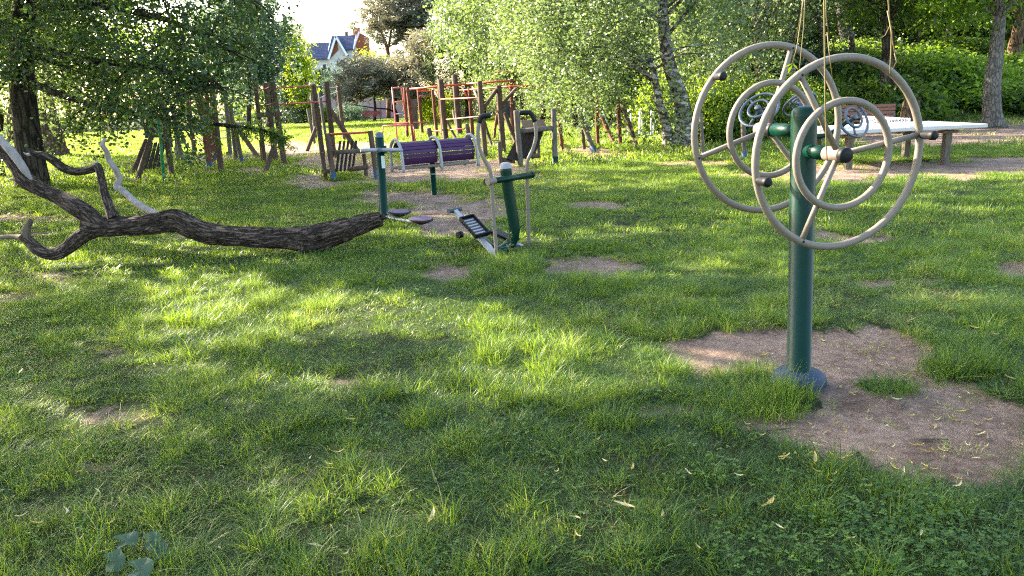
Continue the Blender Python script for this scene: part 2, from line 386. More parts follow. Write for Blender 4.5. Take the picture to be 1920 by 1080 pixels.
def spline(pts, per=6):
    pts = [Vector(p) for p in pts]
    Q = [pts[0] * 2 - pts[1]] + pts + [pts[-1] * 2 - pts[-2]]; out = []
    for i in range(1, len(Q) - 2):
        p0, p1, p2, p3 = Q[i - 1:i + 3]
        for k in range(per):
            t = k / per
            out.append(.5 * ((2 * p1) + (p2 - p0) * t + (2 * p0 - 5 * p1 + 4 * p2 - p3) * t * t + (3 * p1 - p0 - 3 * p2 + p3) * t ** 3))
    out.append(pts[-1]); return out
def lerp_r(rs, n):
    return list(np.interp(np.linspace(0, len(rs) - 1, n), range(len(rs)), rs))
def copy_tree(o, parent=None):
    c = o.copy(); COL.objects.link(c)
    if parent is not None: c.parent = parent
    for ch in list(o.children): copy_tree(ch, c)
    return c

# ------------------------------------------------------------------ ground
def build_ground():
    # finer towards the camera, one sheet out to the horizon
    tx = np.linspace(-1, 1, 420); xs = np.sign(tx) * (7 * np.abs(tx) + 173 * np.abs(tx) ** 5)
    ty = np.linspace(0, 1, 470); ys = -12 + 13.5 * ty * 1.0 + 8 * ty ** 2 + 270 * ty ** 6
    X, Y = np.meshgrid(xs, ys); Z = gz(X, Y); D = dirt(X.ravel(), Y.ravel()).reshape(X.shape)
    Z = Z - .025 * D * (Y < 30)
    V = np.stack([X.ravel(), Y.ravel(), Z.ravel()], 1)
    ny, nx = X.shape; i = np.arange((ny - 1) * (nx - 1)); r = i // (nx - 1); c = i % (nx - 1); a = r * nx + c
    Fq = np.stack([a, a + 1, a + nx + 1, a + nx], 1)
    me = rmesh('ground', V, Fq, 'ground', smooth=True)
    at = me.attributes.new('soil', 'FLOAT', 'POINT'); at.data.foreach_set('value', D.ravel().astype(np.float32))
    tag(link('ground', me), 'park lawn worn down to bare reddish soil in places', kind='structure')
build_ground()

# ------------------------------------------------------------------ grass (stuff, geometry nodes)
def blades(n, rad_, hmin, hmax, w, seed, lean=.6, segs=3, flat=0):
    g = np.random.default_rng(seed)
    th = g.random(n) * 2 * np.pi; rr = rad_ * np.sqrt(g.random(n)); bx = rr * np.cos(th); by = rr * np.sin(th)
    h = hmin + (hmax - hmin) * g.random(n) ** 1.4; az = th + g.normal(0, .9, n); ln = lean * (0.25 + g.random(n)); ww = w * (.6 + .7 * g.random(n))
    V = []; Fq = []; tone = []
    fa = az + np.pi / 2 + g.normal(0, .8, n)
    for s in range(segs + 1):
        t = s / segs
        off = h * ln * t ** 2; z = h * t * (1 - .35 * ln * t)
        wd = ww * (1 - t) ** .7 * .5 if s < segs else ww * 0.03
        cx = bx + np.cos(az) * off; cyy = by + np.sin(az) * off
        V.append(np.stack([cx + np.cos(fa) * wd, cyy + np.sin(fa) * wd, z], 1)); V.append(np.stack([cx - np.cos(fa) * wd, cyy - np.sin(fa) * wd, z], 1))
    Vv = np.concatenate(V)
    for s in range(segs):
        a = np.arange(n) + 2 * s * n
        Fq.append(np.stack([a, a + n, a + 3 * n, a + 2 * n], 1)); tone.append(None)
    tb = np.clip(g.normal(.5, .30, n), -.1, 1.2); tb[g.random(n) < .05] = 1.6
    return rmesh('grass_blades', Vv, np.concatenate(Fq), 'grass', tone=np.tile(tb, segs), smooth=True)
def clover(seed, n=16, r=.13, mat='clover_leaf', size=.0085):
    g = np.random.default_rng(seed); V = []; Fc = []; tn = []
    for i in range(n):
        a = g.random() * 6.28; q = r * math.sqrt(g.random()); c = np.array([q * math.cos(a), q * math.sin(a), .02 + .045 * g.random()])
        rot = g.random() * 6.28; t = g.random()
        for k in range(3):
            aa = rot + k * 2.094; d = np.array([math.cos(aa), math.sin(aa), g.normal(0, .25)]); e = np.array([-math.sin(aa), math.cos(aa), 0]); s = size * (.7 + .6 * g.random()); b = len(V)
            V += [c, c + d * s * .6 + e * s * .55, c + d * s * 1.1 + e * s * .3, c + d * s, c + d * s * 1.1 - e * s * .3, c + d * s * .6 - e * s * .55]
            Fc.append((b, b + 1, b + 2, b + 3)); Fc.append((b, b + 3, b + 4, b + 5)); tn += [t, t]
    return rmesh('clover_clump', np.array(V), np.array(Fc), mat, tone=tn)
def weed(seed, n=9, r=.05, size=.026, h=.06):
    g = np.random.default_rng(seed); V = []; Fc = []; tn = []
    for i in range(n):
        a = g.random() * 6.28; q = r * g.random(); c = np.array([q * math.cos(a), q * math.sin(a), h * (.3 + g.random())])
        aa = a + g.normal(0, .6); d = np.array([math.cos(aa), math.sin(aa), g.normal(.2, .35)]); e = np.array([-math.sin(aa), math.cos(aa), g.normal(0, .2)]); s = size * (.6 + .7 * g.random()); b = len(V)
        V += [c, c + d * s * .5 + e * s * .32, c + d * s, c + d * s * .5 - e * s * .32]
        Fc.append((b, b + 1, b + 2, b + 3)); tn.append(g.random())
    return rmesh('weed_clump', np.array(V), np.array(Fc), 'weed_leaf', tone=tn)
def scatter(name, pts, rotz, scl, tone, meshes, label, cat):
    src = bpy.data.collections.new(name + '_source')
    for i, me in enumerate(meshes):
        src.objects.link(bpy.data.objects.new('%s_clump_%02d' % (name, i), me))
    n = len(pts); me = bpy.data.meshes.new(name); me.vertices.add(n); me.vertices.foreach_set('co', pts.astype(np.float32).ravel())
    def att(nm, tp, arr, key='value'):
        a = me.attributes.new(nm, tp, 'POINT'); a.data.foreach_set(key, arr)
    rot = np.stack([R_.normal(0, .08, n), R_.normal(0, .08, n), rotz], 1).astype(np.float32)
    att('irot', 'FLOAT_VECTOR', rot.ravel(), 'vector'); att('iscale', 'FLOAT_VECTOR', scl.astype(np.float32).ravel(), 'vector'); att('itone', 'FLOAT', tone.astype(np.float32))
    att('iidx', 'INT', R_.integers(0, len(meshes), n).astype(np.int32))
    o = link(name, me)
    ng = bpy.data.node_groups.new(name + '_nodes', 'GeometryNodeTree')
    ng.interface.new_socket('Geometry', in_out='INPUT', socket_type='NodeSocketGeometry'); ng.interface.new_socket('Geometry', in_out='OUTPUT', socket_type='NodeSocketGeometry')
    N = ng.nodes; L = ng.links
    gi = N.new('NodeGroupInput'); go = N.new('NodeGroupOutput'); ip = N.new('GeometryNodeInstanceOnPoints'); ci = N.new('GeometryNodeCollectionInfo')
    ci.inputs[0].default_value = src; ci.inputs['Separate Children'].default_value = True; ci.inputs['Reset Children'].default_value = True
    def na(nm, tp):
        a = N.new('GeometryNodeInputNamedAttribute'); a.data_type = tp; a.inputs[0].default_value = nm; return a.outputs[0]
    L.new(gi.outputs[0], ip.inputs['Points']); L.new(ci.outputs[0], ip.inputs['Instance']); ip.inputs['Pick Instance'].default_value = True
    L.new(na('iidx', 'INT'), ip.inputs['Instance Index']); L.new(na('irot', 'FLOAT_VECTOR'), ip.inputs['Rotation']); L.new(na('iscale', 'FLOAT_VECTOR'), ip.inputs['Scale'])
    L.new(ip.outputs[0], go.inputs[0])
    md = o.modifiers.new('scatter', 'NODES'); md.node_group = ng
    tag(o, label, cat, kind='stuff'); return o
def wedge(n, y0, y1, half=.74, side=2.6):
    # random points on the ground between two depths, over the view and a margin to each side
    y = np.sqrt(y0 ** 2 + (y1 ** 2 - y0 ** 2) * R_.random(n)); x = (R_.random(n) * 2 - 1) * (half * y + side); return x, y
def grass_points(n, y0, y1, keep_thin=1.0):
    x, y = wedge(n, y0, y1); D = dirt(x, y); cl = fbm(x * 1.6, y * 1.6, 71); fine = fbm(x * 6, y * 6, 75)
    dens = (1 - sstep(.15, .80, D + (fine - .5) * 1.3)) * (.5 + .9 * sstep(.32, .55, cl)) + .02
    bq = PZ(1497, 715, 0); k = (R_.random(n) < dens) & ((np.hypot(x - bq.x, y - bq.y) > .23) | ((x < bq.x) & (y < bq.y - .13))); return x[k], y[k], D[k], cl[k], fine[k]
def tone_of(x, y, cl, D):
    t = .40 + (fbm(x * .35, y * .35, 91) - .5) * .8 + (fbm(x * 3, y * 3, 93) - .5) * .9 + .7 * D + R_.normal(0, .10, len(x))
    return np.clip(t, .02, .95)
# near lawn
x, y, D, cl, fi = grass_points(31000, 1.2, 7.5)
pts = np.stack([x, y, gz(x, y) - .008 - .025 * D], 1)
D_ = D
hs = .34 + .62 * sstep(.36, .70, fi) * (.35 + 1.1 * sstep(.3, .65, cl)); px_, py_ = proj(x, y, 0 * x)
for cx, cyy, rx, ry in TUFTED: hs = hs * (1 + .75 * (1 - sstep(.5, 1, np.sqrt(((px_ - cx) / rx) ** 2 + ((py_ - cyy) / ry) ** 2))))
hs = hs * (1 - .5 * sstep(.2, .7, D_)); s = .8 + .5 * R_.random(len(x))
scatter('lawn_grass', pts, R_.random(len(x)) * 6.28, np.stack([s, s, hs * s], 1), tone_of(x, y, cl, D),
        [blades(46, .09, .025, .11, .0034, 100 + i, 1.1) for i in range(6)] + [blades(34, .05, .05, .16, .0044, 120 + i, 1.0) for i in range(3)], 'green lawn grass in tufts near the front of the picture', 'grass')
x, y, D, cl, fi = grass_points(20000, 7.3, 18)
pts = np.stack([x, y, gz(x, y) - .01 - .025 * D], 1); s = .8 + .5 * R_.random(len(x))
hs = .45 + .7 * sstep(.35, .8, fi) * (.5 + cl); px_, py_ = proj(x, y, 0 * x)
for cx, cyy, rx, ry in TUFTED: hs = hs * (1 + .6 * (1 - sstep(.5, 1, np.sqrt(((px_ - cx) / rx) ** 2 + ((py_ - cyy) / ry) ** 2))))
scatter('middle_grass', pts, R_.random(len(x)) * 6.28, np.stack([s, s, hs * s], 1), tone_of(x, y, cl, D), [blades(60, .17, .04, .11, .0085, 140 + i, .9, 2) for i in range(5)], 'shorter lawn grass between the exercise machines', 'grass')
x, y, D, cl, fi = grass_points(26000, 17.5, 70)
pts = np.stack([x, y, gz(x, y) - .01], 1); s = .9 + .6 * R_.random(len(x))
tn = np.clip(tone_of(x, y, cl, D) + .0, 0, .95)
scatter('far_grass', pts, R_.random(len(x)) * 6.28, np.stack([s, s, s * (.7 + .5 * R_.random(len(x)))], 1), tn, [blades(70, .42, .04, .13, .022, 160 + i, .9, 2) for i in range(4)], 'sunny lawn grass around and beyond the climbing frames', 'grass')
# clover at the lower right and broad leaved weeds in the lawn
x, y = wedge(4200, 1.7, 3.6); px_, py_ = proj(x, y, 0 * x)
k = (R_.random(len(x)) < (1 - sstep(.5, 1.25, np.sqrt(((px_ - 1680) / 340) ** 2 + ((py_ - 1035) / 85) ** 2))) * .6 + .02) & (dirt(x, y) < .35); x = x[k]; y = y[k]; n = len(x)
scatter('clover', np.stack([x, y, gz(x, y) + .01], 1), R_.random(n) * 6.28, np.ones((n, 3)) * (.8 + .5 * R_.random((n, 1))), R_.random(n), [clover(i) for i in range(4)], 'dark green clover patch at the lower right', 'clover')
x, y = wedge(900, 2.6, 12); D = dirt(x, y); k = (D < .6) & (fbm(x * .9, y * .9, 44) > .52); x = x[k]; y = y[k]; n = len(x)
scatter('lawn_weeds', np.stack([x, y, gz(x, y)], 1), R_.random(n) * 6.28, np.ones((n, 3)) * (.6 + .7 * R_.random((n, 1))), .3 + .6 * R_.random(n), [weed(i) for i in range(4)], 'small broad leaved weeds scattered through the lawn', 'weeds')
# fine litter: bits of leaf and straw on soil and in the grass, one mesh
def litter():
    n = 12000; x, y = wedge(n, 1.8, 11, .74, .6); D = dirt(x, y); k = (R_.random(n) < .12 + .5 * D * sstep(.35, .65, fbm(x * 2.5, y * 2.5, 81))); x = x[k]; y = y[k]; D = D[k]; n = len(x)
    z = gz(x, y) - .025 * D + .006 + .035 * (D < .4) * R_.random(n); a = R_.random(n) * 6.28; L = .008 + .036 * R_.random(n) ** 2.5; w = .0018 + .0035 * R_.random(n)
    dx = np.cos(a); dy = np.sin(a); dz = R_.normal(0, .25, n)
    c = np.stack([x, y, z], 1); d = np.stack([dx, dy, dz], 1) * L[:, None]; e = np.stack([-dy, dx, R_.normal(0, .3, n)], 1) * w[:, None]
    V = np.concatenate([c - d, c + e + [0, 0, .004], c + d, c - e + [0, 0, .004]]); i = np.arange(n)
    me = rmesh('leaf_litter', V, np.stack([i, i + n, i + 2 * n, i + 3 * n], 1), 'litter', tone=R_.random(n))
    tag(link('leaf_litter', me), 'crumbs of dry leaf and straw strewn over the bare soil', 'leaf litter', kind='stuff')
litter()

# ------------------------------------------------------------------ foliage helpers
def leaves_mesh(name, C, mat, L, W, droop=.0, seed=1, upbias=.3, tone=None, fold=.25):
    """C: leaf centres; one kite-shaped leaf each"""
    g = np.random.default_rng(seed); n = len(C)
    d = g.normal(0, 1, (n, 3)); d[:, 2] = d[:, 2] * .7 - droop; d /= np.linalg.norm(d, axis=1)[:, None]
    r = g.normal(0, 1, (n, 3)); r[:, 2] *= (1 - upbias); e = np.cross(d, r); e /= np.linalg.norm(e, axis=1)[:, None] + 1e-9
    nn = np.cross(d, e); s = (.65 + .7 * g.random(n))[:, None]
    A = C - d * L * .5 * s; B = C + e * W * .5 * s + nn * W * fold * .3; Dd = C + d * L * .5 * s; E = C - e * W * .5 * s + nn * W * fold * .3
    V = np.concatenate([A, B, Dd, E]); i = np.arange(n)
    if tone is None: tone = np.clip(g.normal(.45, .25, n), 0, 1)
    return rmesh(name, V, np.stack([i, i + n, i + 2 * n, i + 3 * n], 1), mat, tone=tone)
def crown_pts(seed, ncl, per, size, kind='round', cl_r=.5, hollow=.45):
    g = np.random.default_rng(seed); out = []; tn = []
    for i in range(ncl):
        v = g.normal(0, 1, 3); v /= np.linalg.norm(v); q = hollow + (1 - hollow) * g.random() ** .6
        if kind == 'cone':
            h = g.random() ** 1.3; a = g.random() * 6.28; rr = (1 - h) * (.55 + .45 * g.random()) + .03; c = np.array([rr * math.cos(a), rr * math.sin(a), -1 + 2 * h]) * size
        elif kind == 'flat':
            c = np.array([v[0] * q, v[1] * q, abs(v[2]) * q]) * size
        else: c = v * q * np.array(size) * (1 + .22 * math.sin(3 * v[0] + seed) + .15 * math.sin(5 * v[1] + 2 * v[2]))
        t0 = g.normal(.45, .24); m = int(per * (.6 + .8 * g.random())); rr = cl_r * (.6 + .8 * g.random())
        if kind == 'droop':
            ln = rr * (1.6 + 2.2 * g.random()); t = g.random(m); p = c + np.stack([g.normal(0, rr * .28, m) + t * g.normal(0, .25), g.normal(0, rr * .28, m), -t * ln], 1)
        elif kind == 'cone': p = c + g.normal(0, 1, (m, 3)) * [rr, rr, rr * .35]
        else: p = c + g.normal(0, 1, (m, 3)) * [rr, rr, rr * .6]
        out.append(p); tn.append(np.clip(t0 + g.normal(0, .14, m), 0, 1))
    return np.concatenate(out), np.concatenate(tn)
CR = {}
def mk_crown(key, mat, L, W, *a, **k):
    dr = k.pop('leaf_droop', 0); C, t = crown_pts(*a, **k); CR[key] = leaves_mesh('crown_' + key, C, mat, L, W, dr, a[0], tone=t)
mk_crown('birch_a', 'birch_leaf', .105, .075, 1, 340, 74, (3.6, 3.2, 3.6), 'droop', .55, leaf_droop=.7)
mk_crown('birch_b', 'birch_leaf', .105, .075, 2, 320, 74, (3.0, 3.0, 4.2), 'droop', .6, leaf_droop=.7)
mk_crown('dense_a', 'wood_leaf', .17, .13, 3, 330, 55, (3.8, 3.4, 3.4), 'round', .5)
mk_crown('dense_b', 'maple_leaf', .17, .14, 4, 330, 50, (3.4, 3.4, 3.4), 'round', .48)
mk_crown('pine', 'pine_leaf', .20, .020, 5, 190, 150, (3.2, 3.0, 2.0), 'round', .45, hollow=.3)
mk_crown('spruce', 'spruce_leaf', .24, .07, 6, 330, 50, (1.9, 1.9, 4.6), 'cone', .35)
mk_crown('shrub', 'hedge_leaf', .10, .07, 7, 170, 60, (1.5, 1.3, 1.0), 'round', .25)
mk_crown('lime', 'lime_leaf', .2, .16, 8, 190, 60, (1.9, 1.9, 4.2), 'round', .5)
mk_crown('fern', 'fern_leaf', .24, .10, 9, 230, 50, (2.3, 1.9, 1.0), 'flat', .28, leaf_droop=.2)
mk_crown('column', 'blue_leaf', .2, .12, 10, 260, 50, (2.6, 2.4, 4.6), 'droop', .6, leaf_droop=.5)

def limbs(mb, a, b, r, seed, size, n=7, up=.25):
    r = min(r, .16)
    g = random.Random(seed); a = Vector(a); b = Vector(b)
    for i in range(n):
        t = .25 + .7 * g.random(); s = a.lerp(b, t); az = g.random() * 6.28
        e = s + Vector((math.cos(az) * size[0] * .75, math.sin(az) * size[1] * .75, size[2] * (up + .45 * g.random())))
        m = s.lerp(e, .5) + Vector((0, 0, .12 * size[2])); rr = r * (1 - .6 * t) * .45
        mb.tube(spline([s, m, e], 4), lerp_r([rr, rr * .65, rr * .2], 9), 5)
def tree(name, base, top, r, bark_m, crown, coff, cscale, leaf_m, label, cat='tree', group=None, rotz=0, nl=7, wig=.15, rtop=.35, sides=12, up=.25):
    base = Vector(base); base.z = gzf(base.x, base.y) - .05; top = Vector(top)
    e = empty(name, base); g = random.Random(hash(label) % 9999 if False else int(abs(base.x * 131 + base.y * 17)))
    d = top - base; pts = [base]
    for k in (.25, .5, .75): pts.append(base + d * k + Vector((g.uniform(-1, 1), g.uniform(-1, 1), 0)) * wig)
    pts.append(top); sp = spline(pts, 5); rr = [r * (1 - (1 - rtop) * k / (len(sp) - 1)) for k in range(len(sp))]; rr[0] = r * 1.45; rr[1] = r * 1.12
    mb = MB(); mb.tube(sp, rr, sides); mb.build('trunk', bark_m, e)
    if crown:
        c = top + Vector(coff)
        if nl:
            lb = MB(); size = Vector(cscale) * 3.2; limbs(lb, base.lerp(top, .45), top, r, g.random() * 999, size, nl, up); lb.build('branches', bark_m, e)
        o = link('crown', CR[crown], e, c - base); o.scale = cscale; o.rotation_euler = (0, 0, rotz)
        if leaf_m: o.material_slots[0].link = 'OBJECT'; o.material_slots[0].material = MATS[leaf_m]
    tag(e, label, cat, group); return e

# ------------------------------------------------------------------ house, wall and hedges in the distance
def depth(p): return (Vector(p) - CAMP).dot(F_)
def pxr(wpx, p): return wpx / 2 / FPX * depth(p)
def build_house():
    Y = 150.0; p = lambda a, b, y=Y: P(a, b, y)
    base = p(625, 175); base.z = 0; e = empty('house', base)
    def vol(x0, x1, zr, ze, y0, y1, wallm='plaster_white'):
        """gable roofed volume with its ridge running left to right"""
        a = p(x0, 150, Y).x; b = p(x1, 150, Y).x; R = p((x0 + x1) / 2, zr).z; E = p((x0 + x1) / 2, ze).z; ym = (y0 + y1) / 2
        w = MB(); w.poly([(a, y0, 0), (a, y1, 0), (a, y1, E), (a, ym, R - .15), (a, y0, E)], b - a, (1, 0, 0)); w.build('wall', wallm, e)
        ov = .5
        for s, yy in ((-1, y0), (1, y1)):
            rb = MB(); k = (yy + s * .6); zz = E - (R - E) * .6 / (ym - y0)
            rb.poly([(a - ov, k, zz), (b + ov, k, zz), (b + ov, ym, R), (a - ov, ym, R)], .14, (0, s * .3, 1)); ro = rb.build('roof', 'roof_blue', e)
            n = 11
            tb = MB()
            for j in range(n):
                t = (j + .5) / n; tb.box(((a + b) / 2, k + (ym - k) * t, zz + (R - zz) * t + .17), (b - a + 2 * ov, .06, .05))
            tb.build('tile_courses', 'roof_blue', ro)
            for xx in (a - ov, b + ov):
                MB().bar((xx, k, zz + .05), (xx, ym, R + .05), .14, .34).build('barge_board', 'white_paint', e)
        return a, b, R, E
    a, b, R, E = vol(589, 636, 81, 108, Y - 3.2, Y + 3.2)
    a2, b2, R2, E2 = vol(634, 670, 67, 92, Y - 3.0, Y + 4.0)
    # cross gable between the roofs: rust coloured timber over white plaster
    ax = p(631, 70, Y - 4.2); l = p(617, 110, Y - 4.2); r = p(652, 103, Y - 4.2)
    g = MB(); g.poly([(l.x, Y - 4.2, 0), (r.x, Y - 4.2, 0), (r.x, Y - 4.2, r.z), (ax.x, Y - 4.2, ax.z - .1), (l.x, Y - 4.2, l.z)], 4.0, (0, 1, 0)); g.build('wall', 'plaster_white', e)
    for q, m, nm in ((l, 'roof_blue', 'roof'), (r, 'roof_blue', 'roof')):
        MB().poly([(q.x, Y - 4.8, q.z - .2), (ax.x, Y - 4.8, ax.z + .05), (ax.x, Y, ax.z + .05), (q.x, Y, q.z - .2)], .16, (0, 0, 1)).build(nm, m, e)
        MB().bar((q.x, Y - 4.85, q.z - .15), (ax.x, Y - 4.85, ax.z + .1), .12, .36).build('barge_board', 'white_paint', e)
    MB().poly([(l.x + .25, Y - 4.26, l.z), (ax.x, Y - 4.26, ax.z - .35), (ax.x + .1, Y - 4.26, ax.z - 2.3)], .05, (0, -1, 0)).build('gable_boarding', 'timber_rust', e)
    rg = p(676, 62, Y - 1); MB().poly([(rg.x - .5, Y - 2, 0), (rg.x + 1.2, Y - 2, 0), (rg.x + 1.2, Y - 2, rg.z - .8), (rg.x, Y - 2, rg.z), (rg.x - .9, Y - 2, rg.z - 2.2)], 3, (0, 1, 0)).build('wall', 'timber_rust', e)
    MB().bar((rg.x - 1.3, Y - 2.1, rg.z - 2.5), (rg.x, Y - 2.1, rg.z + .2), .14, .3).build('barge_board', 'white_paint', e)
    for (cx, cyy, w, m) in ((668, 54, 1.2, 'brick_red'), (649.5, 62, .5, 'grey_post_wood')):
        c = p(cx, cyy, Y + 1); MB().box((c.x, Y + 1, c.z - 1.2), (w, w, 2.6)).box((c.x, Y + 1, c.z + .12), (w + .18, w + .18, .14)).build('chimney', m, e)
    for (cx, cyy) in ((609, 126), (612, 146), (632, 146)):
        c = p(cx, cyy, Y - 4.3 if 620 < cx < 650 else Y - 3.25); f = MB(); f.box(c, (.95, .12, 1.25)); w = f.build('window', 'white_paint', e)
        MB().box((c.x, c.y - .07, c.z), (.75, .03, 1.05)).build('pane', 'navy_board', w)
    tag(e, 'white house with blue tiled roofs, rust brown gables and brick chimney behind the trees', 'house')
build_house()
def wall_px(x0, x1, ytop, Y, label, mat='wall_pink', th=.25):
    a = P(x0, ytop, Y); b = P(x1, ytop - (x1 - x0) * .045, Y); e = empty('boundary_wall', ((a.x + b.x) / 2, Y, 0))
    n = max(2, int((b.x - a.x) / 2.6)); w = (b.x - a.x) / n; h = (a.z + b.z) / 2
    for k in range(n):
        MB().box((a.x + w * (k + .5), Y, h / 2 - .1), (w - .26, th, h + .2)).build('wall_panel', mat, e)
        MB().box((a.x + w * k, Y, h / 2), (.24, th + .1, h + .35)).build('pier', mat, e)
    tag(e, label, 'wall'); return e
wall_px(505, 760, 188, 80, 'long pinkish garden wall behind the far hedge, left of the red ladder')
wall_px(775, 975, 184, 62, 'pinkish garden wall seen through the red monkey bars')
def hedge_bush(px, py, sc, label, leaf='hedge_leaf', cat='bush', group=None, zup=.6, rot=0, key='shrub', name='bush'):
    b = PZ(px, py, 0); b.z = gzf(b.x, b.y); e = empty(name, b); o = link('crown', CR[key], e, Vector((0, 0, zup * sc[2]))); o.scale = sc; o.rotation_euler = (0, 0, rot)
    if key != 'fern' or leaf != 'fern_leaf': o.material_slots[0].link = 'OBJECT'; o.material_slots[0].material = MATS[leaf]
    g = random.Random(int(px)); st = MB()
    for k in range(5): st.tube([b + Vector((g.uniform(-.15, .15) * sc[0], g.uniform(-.15, .15) * sc[1], -.05)), b + Vector((g.uniform(-.8, .8) * sc[0], g.uniform(-.8, .8) * sc[1], .9 * sc[2]))], [.03, .012], 5)
    st.build('stems', 'dark_bark', e)
    tag(e, label, cat, group); return e
for k, px in enumerate((530, 549, 568, 587, 606)):
    hedge_bush(px, 231, (.95, .8, .85), ['leftmost clipped bush of the far low hedge before the pink wall', 'second bush from the left in the far low hedge before the pink wall', 'middle bush of the far low hedge before the pink wall', 'fourth bush from the left in the far low hedge before the pink wall', 'rightmost bush of the far low hedge, beside the tall posts'][k], 'hedge_leaf', 'bush', 'low hedge before the pink wall', rot=k)
hedge_bush(652, 228, (.9, .8, .9), 'blue green bush to the left of the far red bench', 'blue_leaf'); hedge_bush(672, 226, (.7, .7, .8), 'small blue green bush touching the far red bench', 'blue_leaf')
hedge_bush(812, 228, (1.1, .9, 1.35), 'bright green bush seen through the red climbing poles', 'lime_leaf')
hedge_bush(450, 226, (1.2, 1, 1.1), 'dark green bush behind the hanging oak branches', 'blue_leaf'); hedge_bush(560, 228, (.6, .6, .7), 'small round bush in front of the far low hedge', 'hedge_leaf')
# right hand hedge behind the first wheel
for k, (px, py) in enumerate(((1318, 266), (1345, 265), (1375, 263), (1405, 262), (1435, 260), (1470, 258))):
    hedge_bush(px, py, (.85, .75, .95), ['leftmost bush of the bright hedge, next to the big birch', 'second bush of the bright hedge, just inside the rear wheel', 'third bush of the bright hedge from the big birch', 'fourth bush of the bright hedge from the big birch', 'fifth bush of the bright hedge from the big birch', 'last bush of the bright hedge, behind the green post'][k], 'hedge_leaf', 'bush', 'bright hedge behind the wheels', rot=k * 1.3)
hedge_bush(1252, 250, (1.0, .8, 1.3), 'bright green bush between the two big birch trunks', 'hedge_leaf')

# ------------------------------------------------------------------ trees
def t_px(name, bx, by, tx, ty, wpx, Y=None, **k):
    b = PZ(bx, by, 0) if Y is None else P(bx, by, Y); t = P(tx, ty, b.y + k.pop('dy', 0)); r = pxr(wpx, b)
    args = dict(crown=None, coff=(0, 0, 0), cscale=(1, 1, 1), leaf_m=None); args.update(k)
    bm_ = args.pop('bark_m'); lab = args.pop('label')
    return tree(name, b, t, r, bm_, args.pop('crown'), args.pop('coff'), args.pop('cscale'), args.pop('leaf_m'), lab, **args)
